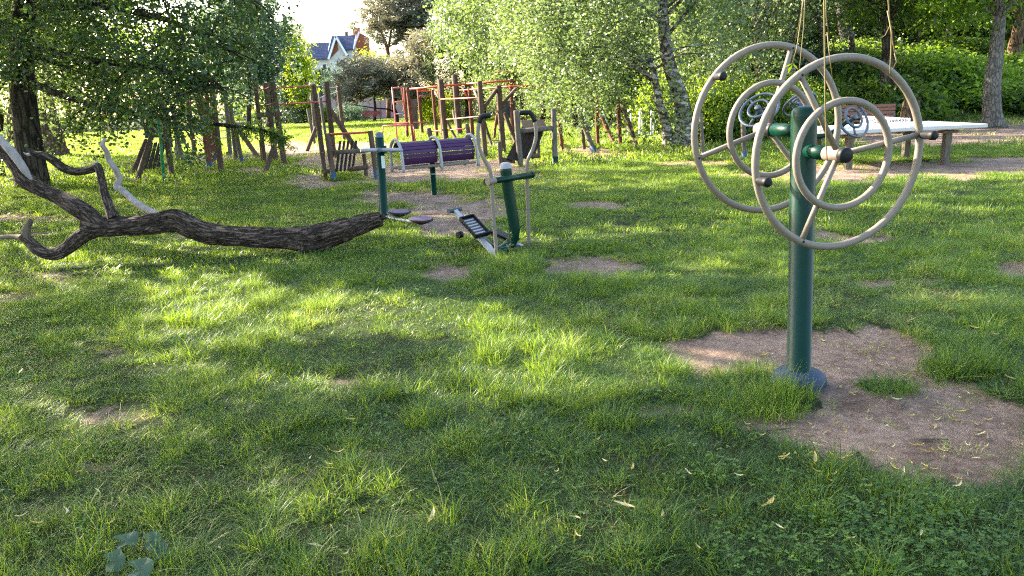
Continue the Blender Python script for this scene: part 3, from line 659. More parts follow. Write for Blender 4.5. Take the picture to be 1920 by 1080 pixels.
# --- big oak on the left with its own hanging crown
def big_oak():
    b = PZ(62, 352, 0); b.z = gzf(b.x, b.y) - .05; e = empty('oak_tree', b); Y = b.y
    mb = MB(); sp = spline([b, P(58, 300, Y), P(48, 220, Y), P(40, 120, Y), P(48, 0, Y), P(70, -160, Y), P(90, -330, Y)], 5)
    mb.tube(sp, lerp_r([.40, .31, .28, .26, .22, .15, .06], len(sp)), 14); mb.build('trunk', 'oak_bark', e)
    lb = MB()
    L = [((45, 150, 0), (150, 190, -1.2), (260, 215, -2.2), (330, 225, -3.0), .10), ((44, 90, 0), (150, 110, -1.5), (300, 130, -2.5), (420, 170, -3.4), .11),
         ((45, 20, 0), (170, 10, -1.2), (320, 40, -2.4), (455, 110, -2.8), .12), ((50, -80, 0), (190, -110, -1), (360, -90, -2), (480, 10, -2.4), .13),
         ((60, -150, 0), (200, -220, 0), (350, -240, .5), (470, -120, 1), .12), ((46, 60, 0), (-60, 30, -1.5), (-160, 60, -2.5), (-260, 120, -3), .1),
         ((60, -150, 0), (0, -250, 1), (-120, -300, 2), (-220, -250, 2.5), .1), ((46, 100, 0), (110, 120, 1.5), (200, 150, 3), (280, 180, 4), .09), ((50, -60, 0), (120, -100, 2), (220, -120, 4), (330, -40, 5), .1)]
    cl = []
    g = np.random.default_rng(5)
    for a, c, d, f, r in L:
        q = [P(x_, y_, Y + dy) for x_, y_, dy in (a, c, d, f)]; sp = spline(q, 6); lb.tube(sp, lerp_r([r, r * .7, r * .45, r * .12], len(sp)), 7)
        for k in range(5, len(sp)):
            for j in range(2):
                s = sp[k]; az = g.random() * 6.28; t = s + Vector((math.cos(az) * g.uniform(.4, 1.4), math.sin(az) * g.uniform(.4, 1.4), g.uniform(-.9, .7)))
                m = s.lerp(t, .5) + Vector((0, 0, .12)); lb.tube(spline([s, m, t], 3), lerp_r([.022, .014, .005], 7), 4); cl += [m, t]
    lb.build('branches', 'oak_bark', e)
    # clumps that fill the crown as the photo shows it: its lower edge dips to the right
    while len(cl) < 1300:
        xx = g.uniform(-420, 515); dy = g.uniform(-3.6, 4.5)
        low = np.interp(xx, [-420, 0, 60, 120, 190, 255, 300, 330, 385, 440, 470, 500, 520], [180, 140, 105, 120, 150, 232, 250, 190, 222, 200, 130, 40, 10]) + 22 * math.sin(xx * .07)
        if dy > 1: low -= 55
        y_ = low - abs(g.normal(0, 1)) * 170
        if y_ < -560: continue
        if xx > 380 and g.random() < .35: continue
        c = P(xx, y_, Y + dy)
        cl.append(c)
    C = []; T = []
    for c in cl:
        m = int(g.integers(30, 66)); rr = g.uniform(.12, .30); C.append(np.array(c) + g.normal(0, 1, (m, 3)) * [rr, rr, rr * .62]); T.append(np.clip(g.normal(.45, .22) + g.normal(0, .2, m), 0, 1))
    C = np.concatenate(C) - np.array(b); T = np.concatenate(T)
    link('crown', leaves_mesh('oak_crown', C, 'oak_leaf', .088, .06, .15, 3, tone=T), e)
    # twiggy spray that hangs right of the crown over the posts
    sb = MB(); Yb = Y - 1.5; s0 = P(395, 232, Yb); s1 = P(450, 238, Yb); s2 = P(505, 246, Yb); s3 = P(532, 262, Yb); sp = spline([s0, s1, s2, s3], 5)
    sb.tube(sp, lerp_r([.05, .04, .025, .008], len(sp)), 6); C = []
    for k in range(3, len(sp)):
        for j in range(5):
            t = sp[k] + Vector((g.uniform(-.15, .35), g.uniform(-.4, .4), g.uniform(-.42, .12))); sb.tube([sp[k], t], [.008, .003], 3)
            C += [np.array(sp[k].lerp(t, q)) + g.normal(0, .03, 3) for q in g.random(26)]
    sb.build('hanging_bough', 'dark_bark', e); C = np.array(C) - np.array(b)
    link('bough_leaves', leaves_mesh('bough_leaves', C, 'wood_leaf', .10, .02, .5, 5), e)
    tag(e, 'large dark leaved tree with black trunk whose boughs hang over the left side', 'tree')
big_oak()
t_px('leaning_tree', 96, 296, 40, 70, 30, bark_m='brown_bark', crown='dense_a', coff=(0, 0, 3), cscale=(1, 1, 1), leaf_m='maple_leaf', label='leaning brown trunk just right of the big black trunk, left one of the pair')
t_px('leaning_tree', 116, 294, 68, 70, 26, bark_m='brown_bark', crown=None, label='leaning brown trunk just right of the big black trunk, right one of the pair')
t_px('forked_tree', 34, 300, 8, 60, 20, bark_m='brown_bark', crown='dense_b', coff=(0, 0, 2), label='slim brown trunk leaning left behind the big black trunk')
t_px('slim_tree', 4, 335, -20, 80, 12, bark_m='dark_bark', crown='birch_b', coff=(0, 0, 2), label='thin dark trunk at the left edge of the picture')
# thick stump like trunks under the left crown are the playground posts; trees beyond
t_px('willow_tree', 500, 215, 500, 60, 10, Y=60, bark_m='dark_bark', crown='column', coff=(-1.2, 0, 0), cscale=(1.15, 1.1, .95), leaf_m='blue_leaf', label='hazy blue green tree beyond the left climbing frame', nl=4)
t_px('willow_tree', 462, 216, 465, 70, 10, Y=58, bark_m='dark_bark', crown='column', coff=(-1.0, 1, 1), cscale=(1.1, 1.1, 1.0), leaf_m='blue_leaf', label='hazy blue green tree showing at the edge of the big dark crown', nl=4, rotz=1)
t_px('spruce_tree', 535, 205, 533, 66, 8, Y=70, bark_m='dark_bark', crown='spruce', coff=(0, 0, -4.0), cscale=(1.15, 1.15, 1.05), leaf_m='spruce_leaf', label='pointed blue green spruce left of the yellow green tree', nl=0)
t_px('young_tree', 573, 232, 570, 110, 6, bark_m='dark_bark', crown='lime', coff=(-.6, 0, -1.2), cscale=(.72, .8, .70), leaf_m='lime_leaf', label='slender bright yellow green tree left of the house', nl=4)
t_px('young_tree', 545, 226, 552, 75, 6, Y=78, bark_m='dark_bark', crown='birch_b', coff=(0, 0, .4), cscale=(.62, .62, .55), leaf_m='birch_leaf', label='airy pale tree rising behind the yellow green tree', nl=5)
for k, (px, h) in enumerate(((601, 133), (607, 130), (613, 128), (619, 131), (625, 127))):
    Y = 95.0; b = P(px, 216, Y); b.z = 0; e = empty('cypress', b); t = P(px, h, Y); MB().tube([b, t], [.06, .02], 6).build('trunk', 'dark_bark', e)
    o = link('crown', CR['spruce'], e, Vector((0, 0, (t.z) / 2))); o.scale = (.28, .28, t.z / 9.2)
    tag(e, 'dark narrow cypress in the row before the house, number %s from the left' % ['one', 'two', 'three', 'four', 'five'][k] if False else ['leftmost narrow cypress of the row in front of the white house', 'second narrow cypress from the left in front of the white house', 'middle narrow cypress of the row in front of the white house', 'fourth narrow cypress from the left in front of the white house', 'rightmost narrow cypress of the row in front of the white house'][k], 'cypress', 'narrow cypresses in front of the house')
t_px('bluish_tree', 640, 214, 640, 150, 8, Y=82, bark_m='dark_bark', crown='column', coff=(0, 0, -.2), cscale=(.7, .7, .5), leaf_m='blue_leaf', label='low blue green tree below the house roofs', nl=3)
# pines
def pine(label, trunk, rr, br, clumps, seed, bm_='pine_bark'):
    Y = PZ(trunk[0][0], trunk[0][1], 0).y; b = PZ(trunk[0][0], trunk[0][1], 0); e = empty('pine_tree', b)
    sp = spline([P(x_, y_, Y) for x_, y_ in trunk], 5); MB().tube(sp, lerp_r([q * Y / FPX / 2 for q in rr], len(sp)), 10).build('trunk', bm_, e)
    for pts, w in br: q = spline([P(x_, y_, Y + dy) for x_, y_, dy in pts], 5); MB().tube(q, lerp_r([w * Y / FPX / 2, w * Y / FPX / 7], len(q)), 6).build('branch', bm_, e)
    g = np.random.default_rng(seed); C = []; T = []
    for cx, cyy, rx, ry, n in clumps:
        for k in range(n):
            a = g.random() * 6.28; q = math.sqrt(g.random()); c = np.array(P(cx + rx * q * math.cos(a), cyy + ry * q * math.sin(a), Y + g.normal(0, 1.3))); m = int(g.integers(35, 60)); r = g.uniform(.2, .42)
            C.append(c + g.normal(0, 1, (m, 3)) * [r, r, r * .5]); T.append(np.clip(g.normal(.5, .2) + g.normal(0, .15, m), 0, 1))
    C = np.concatenate(C) - np.array(b); link('crown', leaves_mesh('pine_crown', C, 'pine_leaf', .42, .085, 0, seed, tone=np.concatenate(T)), e); tag(e, label, 'tree')
pine('tall pine with forked reddish trunk to the right of the house', [(728, 222), (730, 160), (728, 125), (727, 95), (716, 60), (714, 20), (716, -40), (718, -90)], [9, 8, 8, 7, 5, 4, 3, 2],
     [([(727, 95, 0), (733, 60, 0), (736, 20, .5), (742, -30, 1)], 5), ([(727, 90, 0), (748, 75, -.5), (765, 60, -1)], 3), ([(728, 105, 0), (705, 108, -.5), (692, 125, -1)], 2.5), ([(716, 55, 0), (700, 48, -.5), (685, 45, -1)], 2.5), ([(735, 30, 0), (755, 10, 0), (790, -10, 0)], 3)],
     [(720, -10, 48, 38, 60), (704, 16, 34, 26, 40), (752, 26, 40, 26, 50), (735, 40, 50, 24, 36), (745, 72, 44, 28, 26), (700, 62, 26, 20, 12), (790, 75, 26, 50, 50), (765, 60, 30, 30, 24), (770, 15, 50, 28, 70), (700, 45, 24, 14, 16), (745, 45, 30, 12, 18), (760, 90, 22, 30, 20), (800, -5, 40, 22, 40), (665, 48, 10, 6, 4), (790, 45, 30, 30, 34), (700, -100, 90, 60, 90)], 21)
pine('low spreading grey green pine with a long arched limb, behind the red ladder', [(744, 232), (743, 215), (738, 198), (748, 170), (760, 140), (770, 110)], [9, 8, 7, 6, 5, 3],
     [([(742, 212, 0), (728, 205, -.4), (705, 203, -.6), (680, 199, -.8), (655, 196, -1)], 4), ([(748, 170, 0), (720, 160, 0), (685, 150, 0)], 4), ([(745, 185, 0), (712, 178, 0), (670, 175, 0)], 3.5), ([(760, 150, 0), (785, 130, 0), (800, 100, 0)], 4)],
     [(690, 146, 52, 24, 50), (745, 138, 50, 34, 60), (655, 156, 34, 24, 30), (700, 174, 50, 8, 14), (790, 110, 28, 50, 70), (652, 184, 26, 7, 10), (662, 116, 24, 14, 12), (690, 122, 24, 16, 16), (770, 175, 34, 18, 34)], 22, 'dark_bark')
t_px('lime_tree', 702, 228, 702, 128, 6, Y=None, bark_m='dark_bark', crown='lime', coff=(0, 0, -.6), cscale=(.85, 1, .42), leaf_m='lime_leaf', label='yellow green shrubby tree glowing behind the forked pine', nl=3)
# birches whose pale crowns fill the middle
def birch(bx, by, tx, ty, w, label, crown='birch_a', coff=(0, 0, 0), cs=(1, 1, 1), lm='birch_leaf', bark_m='birch_bark', nl=8, **k):
    return t_px('birch_tree', bx, by, tx, ty, w, bark_m=bark_m, crown=crown, coff=coff, cscale=cs, leaf_m=lm, label=label, group=None, cat='birch', nl=nl, **k)
birch(1278, 276, 1240, -60, 36, 'big birch with thick pale flecked trunk left of the rear wheel', 'birch_a', (-1, 1.5, 1.2), (1.25, 1, 1.1))
birch(1253, 277, 1216, 100, 22, 'slim dark birch leaning left against the big birch', 'birch_b', (-1.8, .5, 1.6), (.9, .9, .62), dy=-.3, up=.1)
birch(1320, 246, 1308, -40, 16, 'thin dark birch behind the red slatted bench', 'birch_b', (.5, 1, 0), (1, 1, 1))
birch(1438, 250, 1408, -20, 26, 'pale birch seen inside the rear big wheel', 'birch_b', (0, 1, 1.2), (1, 1, .95))
birch(1402, 235, 1376, 20, 26, 'reddish brown trunk leaning left of the pale birch inside the rear wheel', 'dense_a', (0, 2, 1.5), (1, 1, 1), lm='wood_leaf', bark_m='pine_bark')
birch(1492, 240, 1478, -30, 18, 'slim pale birch directly above the green post', 'birch_a', (1, 2, 2.2), (.75, .75, .75))
birch(1592, 214, 1560, -30, 24, 'pale birch seen through the front wheel, left one', 'birch_b', (0, 1.5, 2.0), (.8, .8, .7))
birch(1594, 222, 1582, -30, 14, 'thin pale birch seen through the front wheel, right one', None)
birch(1655, 238, 1672, -40, 34, 'dark rugged birch trunk right of the rope like willow shoots', 'birch_b', (.5, 2, 2.0), (.8, .8, .7), bark_m='oak_bark')
t_px('lime_trunk_tree', 1861, 238, 1872, -60, 36, bark_m='grey_bark', crown='dense_b', coff=(0, 2, 1.2), cscale=(.9, .9, .9), leaf_m='maple_leaf', label='grey straight trunk standing at the right end of the table')
t_px('brown_trunk_tree', 1902, 212, 1908, -60, 28, bark_m='brown_bark', crown='dense_a', coff=(1, 2, 1.6), cscale=(1.1, 1, 1), leaf_m='wood_leaf', label='brown trunk in the sun at the right edge of the picture')
birch(1348, 240, 1336, -30, 12, 'slim pale birch between the big birch and the rear wheel hub', None, nl=3)
birch(1545, 226, 1532, -30, 13, 'slim pale birch showing between the two big wheels', 'birch_b', (0, 2, 2.6), (.7, .7, .7))
birch(1775, 205, 1768, -30, 13, 'slender trunk rising from the right bank above the table', None, bark_m='grey_bark', nl=3)
mid = [(878, 226, 872, 92, 'birch_a', (-.6, 0, -.8), (.72, .9, .8), 'leftmost pale leafy birch of the group behind the monkey bars'), (905, 226, 900, 40, 'birch_a', (0, 0, 0), (1.1, 1, 1.05), 'pale leafy birch over the left end of the monkey bars'),
       (925, 215, 925, 30, 'birch_b', (0, 0, .5), (1.05, 1, 1), 'tall pale birch behind the two tallest wooden posts'), (965, 232, 962, 60, 'birch_b', (0, 0, 0), (1.1, 1, .9), 'leafy birch behind the tall red hoop'),
       (1015, 238, 1020, 90, 'birch_a', (0, -1, 1.2), (.9, .9, .8), 'birch with foliage drooping low right of the monkey bars'), (1080, 240, 1075, 50, 'birch_a', (0, 0, 1.5), (1.0, 1, .9), 'leafy birch above the leaning posts in the middle'),
       (1160, 238, 1150, 40, 'birch_b', (0, 1, 1.0), (1.15, 1, 1), 'leafy birch above the red brown posts'), (1050, 228, 1050, 20, 'birch_b', (0, 0, 1), (1.2, 1, 1), 'tall birch crown at the top centre of the picture')]
for bx, by, tx, ty, cr, off, cs, lab in mid: birch(bx, by, tx, ty, 14, lab, cr, off, cs, bark_m='dark_bark', rotz=bx * .01)
# maples and limes with broad bright leaves in front of the wood
wood_t = [(1110, 232, 1110, 160, 'dense_b', (0, 0, .3), (.8, .8, .55), 'maple_leaf', 'bright maple sapling behind the leaning posts'), (1180, 234, 1180, 165, 'dense_b', (0, 0, .1), (.8, .8, .5), 'maple_leaf', 'bright maple sapling behind the white bicycle hoops'),
          (1225, 236, 1225, 150, 'dense_b', (0, 1, .3), (.8, .8, .62), 'maple_leaf', 'bright maple sapling between the bicycle hoops and the big birch'), (1300, 225, 1300, 130, 'dense_b', (0, 1, .5), (1, 1, .75), 'maple_leaf', 'bright maple behind the red slatted bench')]
for bx, by, tx, ty, cr, off, cs, lm, lab in wood_t: t_px('maple_tree', bx, by, tx, ty, 8, bark_m='dark_bark', crown=cr, coff=off, cscale=cs, leaf_m=lm, label=lab, cat='maple', rotz=bx)
g_ = random.Random(3); spots = []
for k in range(17): spots.append((985 + k * 62 + g_.uniform(-20, 20), 46 + 5 * (k % 3) + g_.uniform(-2, 2), k))
nth = ['first', 'second', 'third', 'fourth', 'fifth', 'sixth', 'seventh', 'eighth', 'ninth', 'tenth', 'eleventh', 'twelfth', 'thirteenth', 'fourteenth', 'fifteenth', 'sixteenth', 'seventeenth']
for px, Y, k in spots:
    t = P(px, 60, Y); b = Vector((t.x, Y, 0)); t.z = (5.5 if px < 1400 else 4.6) + gzf(t.x, Y)
    tree('woodland_tree', b, t, .16, 'dark_bark', ['dense_a', 'dense_b'][k % 2], (0, 0, 1.2 + (k % 3)), (1.15, 1.1, 1.25 if k % 2 else 1.1), 'wood_leaf' if px > 1000 else 'birch_leaf', 'dark woodland tree, %s from the left in the row closing the view behind the birches' % nth[k], 'tree', 'woodland trees closing the view', rotz=k * 1.1, nl=6)
def wood_mass():
    # the wood behind reads as one dark mass
    g = np.random.default_rng(77); C = []; T = []
    for k in range(1500):
        px = g.uniform(880, 2150); Y = g.uniform(50, 62); a = P(px, 170, Y); z = g.uniform(.2, 11) + 2.0
        r = g.uniform(.5, 1.1); m = 34; C.append(np.array([a.x, Y, z]) + g.normal(0, 1, (m, 3)) * [r, r, r * .7]); T.append(np.clip(g.normal(.3, .2) + g.normal(0, .15, m), 0, 1))
    for k in range(700):
        px = g.uniform(-500, 575); Y = g.uniform(84, 96); a = P(px, 170, Y); z = g.uniform(.2, 11 if px < 470 else 5); r = g.uniform(.6, 1.3); m = 40
        C.append(np.array([a.x, Y, z]) + g.normal(0, 1, (m, 3)) * [r, r, r * .7]); T.append(np.clip(g.normal(.6, .2) + g.normal(0, .15, m), 0, 1))
    o = link('far_wood', leaves_mesh('far_wood', np.concatenate(C), 'wood_leaf', .42, .34, 0, 6, tone=np.concatenate(T)))
    tag(o, 'dark wood in the far background behind the birches', 'wood', kind='stuff')
wood_mass()
# ferny undergrowth on the bank at the right
g_ = random.Random(8); ferns = []
for k in range(26): ferns.append((g_.uniform(1500, 1900), g_.uniform(26.5, 37)))
ferns.sort(key=lambda q: q[0])
for k, (px, Y) in enumerate(ferns):
    a = P(px, 170, Y); b = Vector((a.x, Y, gzf(a.x, Y))); e = empty('undergrowth_bush', b); s = g_.uniform(.75, 1.15)
    o = link('crown', CR['fern'], e, Vector((0, 0, .05))); o.scale = (s, s, s * g_.uniform(.7, 1.1)); o.rotation_euler = (0, 0, g_.random() * 6)
    lf_ = ['fern_leaf', 'wood_leaf', 'fern_leaf', 'maple_leaf'][k % 4] if px > 1660 else ['wood_leaf', 'hedge_leaf', 'wood_leaf'][k % 3]  # brighter fern leaves at the right imitate sun falling on those mounds
    o.material_slots[0].link = 'OBJECT'; o.material_slots[0].material = MATS[lf_]
    tag(e, 'ferny green bush in the undergrowth mounding over the bank at the right', 'bush', 'undergrowth on the right bank')
for k, (px, Y) in enumerate(((1350, 33), (1400, 34), (1450, 33), (1500, 34))):
    a = P(px, 170, Y); b = Vector((a.x, Y, gzf(a.x, Y))); e = empty('undergrowth_bush', b); o = link('crown', CR['fern'], e); o.scale = (1.1, 1, 1.1); o.rotation_euler = (0, 0, k)
    o.material_slots[0].link = 'OBJECT'; o.material_slots[0].material = MATS['spruce_leaf']
    tag(e, ['dark green bush behind the red slatted bench', 'dark green bush under the reddish leaning trunk', 'dark green bush behind the pale birch inside the rear wheel', 'dark green bush behind the top of the green post'][k], 'bush')
# unseen trees left of the view; crown clumps placed to shade the lawn in streaks
LIT = [(560, 575, 330, 40, .95), (900, 610, 240, 40, .8), (420, 520, 150, 22, .8), (250, 470, 330, 40, .7), (120, 400, 200, 45, .7), (190, 690, 330, 45, .45), (200, 800, 300, 75, .75), (620, 730, 330, 40, .45), (1080, 700, 220, 60, .75),
       (1180, 800, 260, 60, .7), (1350, 655, 190, 60, 1.6), (1690, 855, 200, 60, 1.5), (560, 590, 330, 60, 1.2), (250, 780, 280, 70, 1.4), (1050, 740, 200, 70, 1.3), (640, 870, 150, 40, 1.1), (150, 700, 160, 40, 1.1), (1650, 615, 200, 16, .4), (800, 850, 260, 40, .5), (1830, 660, 140, 50, .45), (1000, 440, 260, 8, .9), (1150, 345, 200, 9, .8), (1380, 385, 160, 8, .8), (1260, 430, 120, 7, .8), (1700, 390, 240, 10, .7), (1800, 335, 300, 14, .85),
       (1600, 500, 260, 8, .5), (1250, 520, 220, 8, .5), (760, 370, 200, 8, .7), (450, 380, 300, 14, .7), (260, 310, 240, 16, .8), (1500, 340, 240, 10, .7), (1100, 560, 200, 12, .5), (500, 650, 160, 16, .5)]
def shade_trees():
    g = np.random.default_rng(41); trunks = [((-10.2, 6.0), 6.2), ((-12.5, 10.5), 7.0), ((-15.5, 15.5), 7.0), ((-8.5, 12.2), 8.0)]; cl = [[] for _ in trunks]; n = 0; tries = 0
    while n < 700 and tries < 20000:
        tries += 1; px = g.uniform(-250, 2150); py = 310 + 900 * g.random() ** 1.25
        p = PZ(px, py, 0); bright = 0
        for cx, cyy, rx, ry, s_ in LIT:
            r = math.hypot((px - cx) / rx, (py - cyy) / ry); bright = max(bright, s_ * (1 - min(1, max(0, (r - .7) / .6))))
        sp_ = float(fbm(np.array([p.x * .8 + p.y * .25]), np.array([p.y * 2.2]), 61, 3)[0])
        if sp_ < .425 + .33 * bright: continue
        if g.random() > min(1, (p.y / 9) ** 2.2) + .10: continue
        h = g.uniform(4.6, 8.6); q = p + sdir * (h / sdir.z)
        if q.y > 24 or q.x < -22: continue
        k = int(np.argmin([math.hypot(q.x - t[0][0], q.y - t[0][1]) for t in trunks])); cl[k].append(q); n += 1
    labs = ['tall tree nearest the camera on the left, whose shade dapples the near lawn', 'tall tree left of the view behind the nearest one, shading the middle lawn', 'tall tree far left of the view near the big dark tree', 'high crowned tree left of the log, arching over the lawn']
    for k, ((x_, y_), h) in enumerate(trunks):
        if math.hypot(x_, 0) < .70 * y_ + 1.2: x_ = -(.70 * y_ + 1.6)
        b = Vector((x_, y_, gzf(x_, y_) - .05)); e = empty('shade_tree', b); top = Vector((x_ + .3, y_, h + 1)); sp = spline([b, b.lerp(top, .3) + Vector((.1, .1, 0)), b.lerp(top, .65) - Vector((.1, 0, 0)), top], 5)
        MB().tube(sp, lerp_r([.30, .22, .17, .07], len(sp)), 12).build('trunk', 'oak_bark', e); br = MB(); C = []; T = []
        for j, c in enumerate(cl[k]):
            if j % 6 == 0: s0 = b.lerp(top, .45 + .4 * g.random()); br.tube(spline([s0, s0.lerp(c, .5) + Vector((0, 0, .3)), c], 3), lerp_r([.05, .03, .008], 7), 5)
            m = int(g.integers(34, 60)); r = g.uniform(.14, .26); C.append(np.array(c) + g.normal(0, 1, (m, 3)) * [r, r, r * .6]); T.append(np.clip(g.normal(.45, .2, m), 0, 1))
        br.build('branches', 'oak_bark', e); C = np.concatenate(C) - np.array(b); link('crown', leaves_mesh('shade_crown', C, 'oak_leaf', .17, .13, .1, 50 + k, tone=np.concatenate(T)), e)
        tag(e, labs[k], 'tree')
shade_trees()

# ------------------------------------------------------------------ willow over the camera with hanging shoots
def willow():
    b = Vector((5.2, -2.2, 0)); e = empty('weeping_willow', b)
    mb = MB(); top = Vector((4.2, -.6, 4.6)); sp = spline([b, b + Vector((-.2, .2, 1.6)), b + Vector((-.5, .8, 3.2)), top], 5); mb.tube(sp, lerp_r([.36, .28, .24, .18], len(sp)), 14)
    mb.build('trunk', 'oak_bark', e)
    lb = MB(); l1 = spline([b + Vector((-.5, .8, 3.2)), (3.4, 1.2, 4.4), (2.3, 2.6, 4.5), (1.2, 3.6, 4.2)], 6); lb.tube(l1, lerp_r([.15, .10, .06, .02], len(l1)), 8); lb.build('branch', 'oak_bark', e); lb = MB()
    l2 = spline([top, (3.2, 2.6, 5.6), (2.4, 4.6, 5.6)], 6); lb.tube(l2, lerp_r([.14, .08, .02], len(l2)), 8); lb.build('branch', 'oak_bark', e); lb = MB()
    l3 = spline([top, (5.5, -1.5, 6), (7, -2.5, 6.2)], 5); lb.tube(l3, lerp_r([.14, .08, .02], len(l3)), 8)
    lb.build('branch', 'oak_bark', e)
    g = np.random.default_rng(3); C = []
    for L in (l1[8:], l2[4:], l3[4:]):
        for s in L:
            for j in range(9):
                o = np.array(s) + g.normal(0, .5, 3) * [1, 1, .3] + [0, 0, .25]; ln = g.uniform(.3, .8); n = 20; t = g.random(n)
                q = o + np.stack([g.normal(0, .05, n), g.normal(0, .05, n), -t * ln], 1); q = q[q[:, 2] > 3.35]; C.append(q)
    C = np.concatenate(C) - np.array(b); link('crown', leaves_mesh('willow_crown', C, 'birch_leaf', .10, .016, 1.2, 9), e)
    shoots = [([(1510, -60), (1503, 30), (1494, 90), (1486, 118)], 3.0, .0042), ([(1512, -60), (1507, 50), (1500, 120), (1497, 140)], 3.02, .003), ([(1516, -50), (1503, 20), (1490, 84)], 2.98, .0025),
              ([(1545, -60), (1546, 60), (1547, 180), (1549, 270), (1551, 300)], 2.85, .0046), ([(1548, -40), (1549, 30), (1554, 66)], 2.86, .003), ([(1551, 60), (1556, 110), (1562, 155)], 2.9, .0022),
              ([(1662, -60), (1668, 40), (1674, 80), (1680, 110), (1690, 122)], 2.9, .0036), ([(1664, 20), (1672, 60), (1670, 110), (1668, 138), (1671, 140)], 2.88, .0030), ([(1670, 45), (1660, 66), (1654, 70)], 2.92, .0018), ([(1677, 100), (1681, 116), (1672, 132)], 2.9, .0018)]
    for pts, Y, r in shoots:
        q = [P(x_, y_, Y) for x_, y_ in pts]
        if pts[0][1] < -30: s_ = q[0] + (q[0] - q[1]) * .3; q = [Vector((q[0].x + .05, q[0].y + .05, 4.35)).lerp(q[0], t_) for t_ in (0, .33, .66)] + q
        sp = q; MB().tube(sp, lerp_r([r * .9, r * .75, r * .4], len(sp)), 6).build('hanging_shoot', 'yellow_twig', e)
    c = P(1486, 118, 3.0)
    for dx, dz, L_ in ((-.008, -.012, .05), (.010, .0, .045), (-.016, .006, .04)):
        t = c + Vector((dx * 2.2, 0, dz - L_ * .6)); w = Vector((.007, .003, 0)); m_ = c.lerp(t, .5)
        MB().poly([c, m_ + w, t, m_ - w], .0012, (0, -1, 0)).build('leaf', 'lime_leaf', e)
    tag(e, 'weeping willow whose bare yellow shoots dangle before the wheels', 'willow')
willow()

# ------------------------------------------------------------------ wheel machine near the camera
def wheel(root, hub, axis, R, r, tube, ang0, knobs, spokes, gap=.0, inner_off=(0, 0), name='wheel', mat='taupe_paint', capmat='black_rubber', hubm='beige_collar'):
    axis = Vector(axis).normalized(); u = Vector((0, 0, 1)).cross(axis).normalized(); v = axis.cross(u)     # u to the right when the axis points at the camera
    hub = Vector(hub); cdir = lambda a: u * math.cos(a) + v * math.sin(a)
    def ring(rad_, c, t, n=56): return [c + cdir(2 * math.pi * k / n) * rad_ for k in range(n)]
    rim = hub + axis * gap
    w = MB().tube(ring(R, rim, tube), tube, 12, closed=True).build(name, mat, root)
    MB().tube(ring(r, rim + axis * tube * 1.4 + u * inner_off[0] + v * inner_off[1], tube, 44), tube * .95, 12, closed=True).build('inner_ring', mat, w)
    for a in spokes:
        MB().tube([hub + cdir(a) * tube * 1.2 - axis * tube * .3, rim + cdir(a) * R], tube * .78, 10).build('spoke', mat, w)
    for a in spokes:
        q_ = rim + cdir(a) * (R - tube * .2); MB().lathe(q_ + axis * tube * .8, [(.006, 0), (.006, .005), (.003, .007)], 8, axis).build('bolt', 'black_rubber', w)
    for a in knobs:
        p0 = rim + cdir(a) * R; MB().lathe(p0 + axis * tube * .8, [(.016, 0), (.017, .012), (.020, .014), (.020, .055), (.023, .06), (.023, .082), (.019, .088), (.008, .09)], 16, axis).build('handle_knob', capmat, w)
    MB().lathe(hub - axis * .10, [(.033, 0), (.036, .004), (.036, .12), (.033, .125)], 20, axis).build('hub', hubm, w)
    MB().lathe(hub + axis * .025, [(.034, 0), (.037, .004), (.037, .026), (.033, .031), (.005, .032)], 24, axis).build('hub_cap', capmat, w)
    return w
def near_station():
    b = PZ(1497, 715, 0); e = empty('wheel_machine', b); Yb = b.y; top = P(1508, 200, Yb)
    r = pxr(45, P(1500, 450, Yb))
    mb = MB(); L = (top - b).length; ax = (top - b).normalized()
    mb.lathe(b, [(r, 0), (r, L - .05), (r * .95, L - .02), (r * .75, L - .004), (r * .3, L + .004)], 28, ax); mb.build('post', 'green_paint', e)
    MB().lathe(b, [(.145, -.03), (.152, .01), (.145, .04), (.115, .062), (r + .01, .076), (r + .004, .08)], 32).build('base_cover', 'blue_plastic', e)
    Yf, Yk = Yb - .33, Yb + .27
    hf = P(1574, 290, Yf); hb = P(1440, 243, Yk)
    af = Vector((.223, -.975, 0)).normalized(); ab = Vector((.235, -.97, 0)).normalized()
    sf = b + ax * ((hf.z - b.z) / ax.z); sb = b + ax * ((hb.z - b.z) / ax.z)
    # arms: a green sleeve leaves the post sideways, then the axle
    for s, h, a, dirn in ((sf, hf, af, 1), (sb, hb, ab, -1)):
        end = h - a * .10 * dirn if dirn > 0 else h + a * .02
        MB().tube([s + (end - s).normalized() * r * .3, end], .035, 18).build('arm', 'green_paint', e)
    wheel(e, hf, af, .452, .254, .0187, 0, [rad(9), rad(192)], [rad(9), rad(122), rad(246)])
    wb = wheel(e, hb, ab, .452, .254, .0187, 0, [rad(139)], [rad(74), rad(197), rad(312)])
    tag(e, 'large exercise machine with two double ring wheels on a dark green post', 'exercise machine')
    return e
near_station()

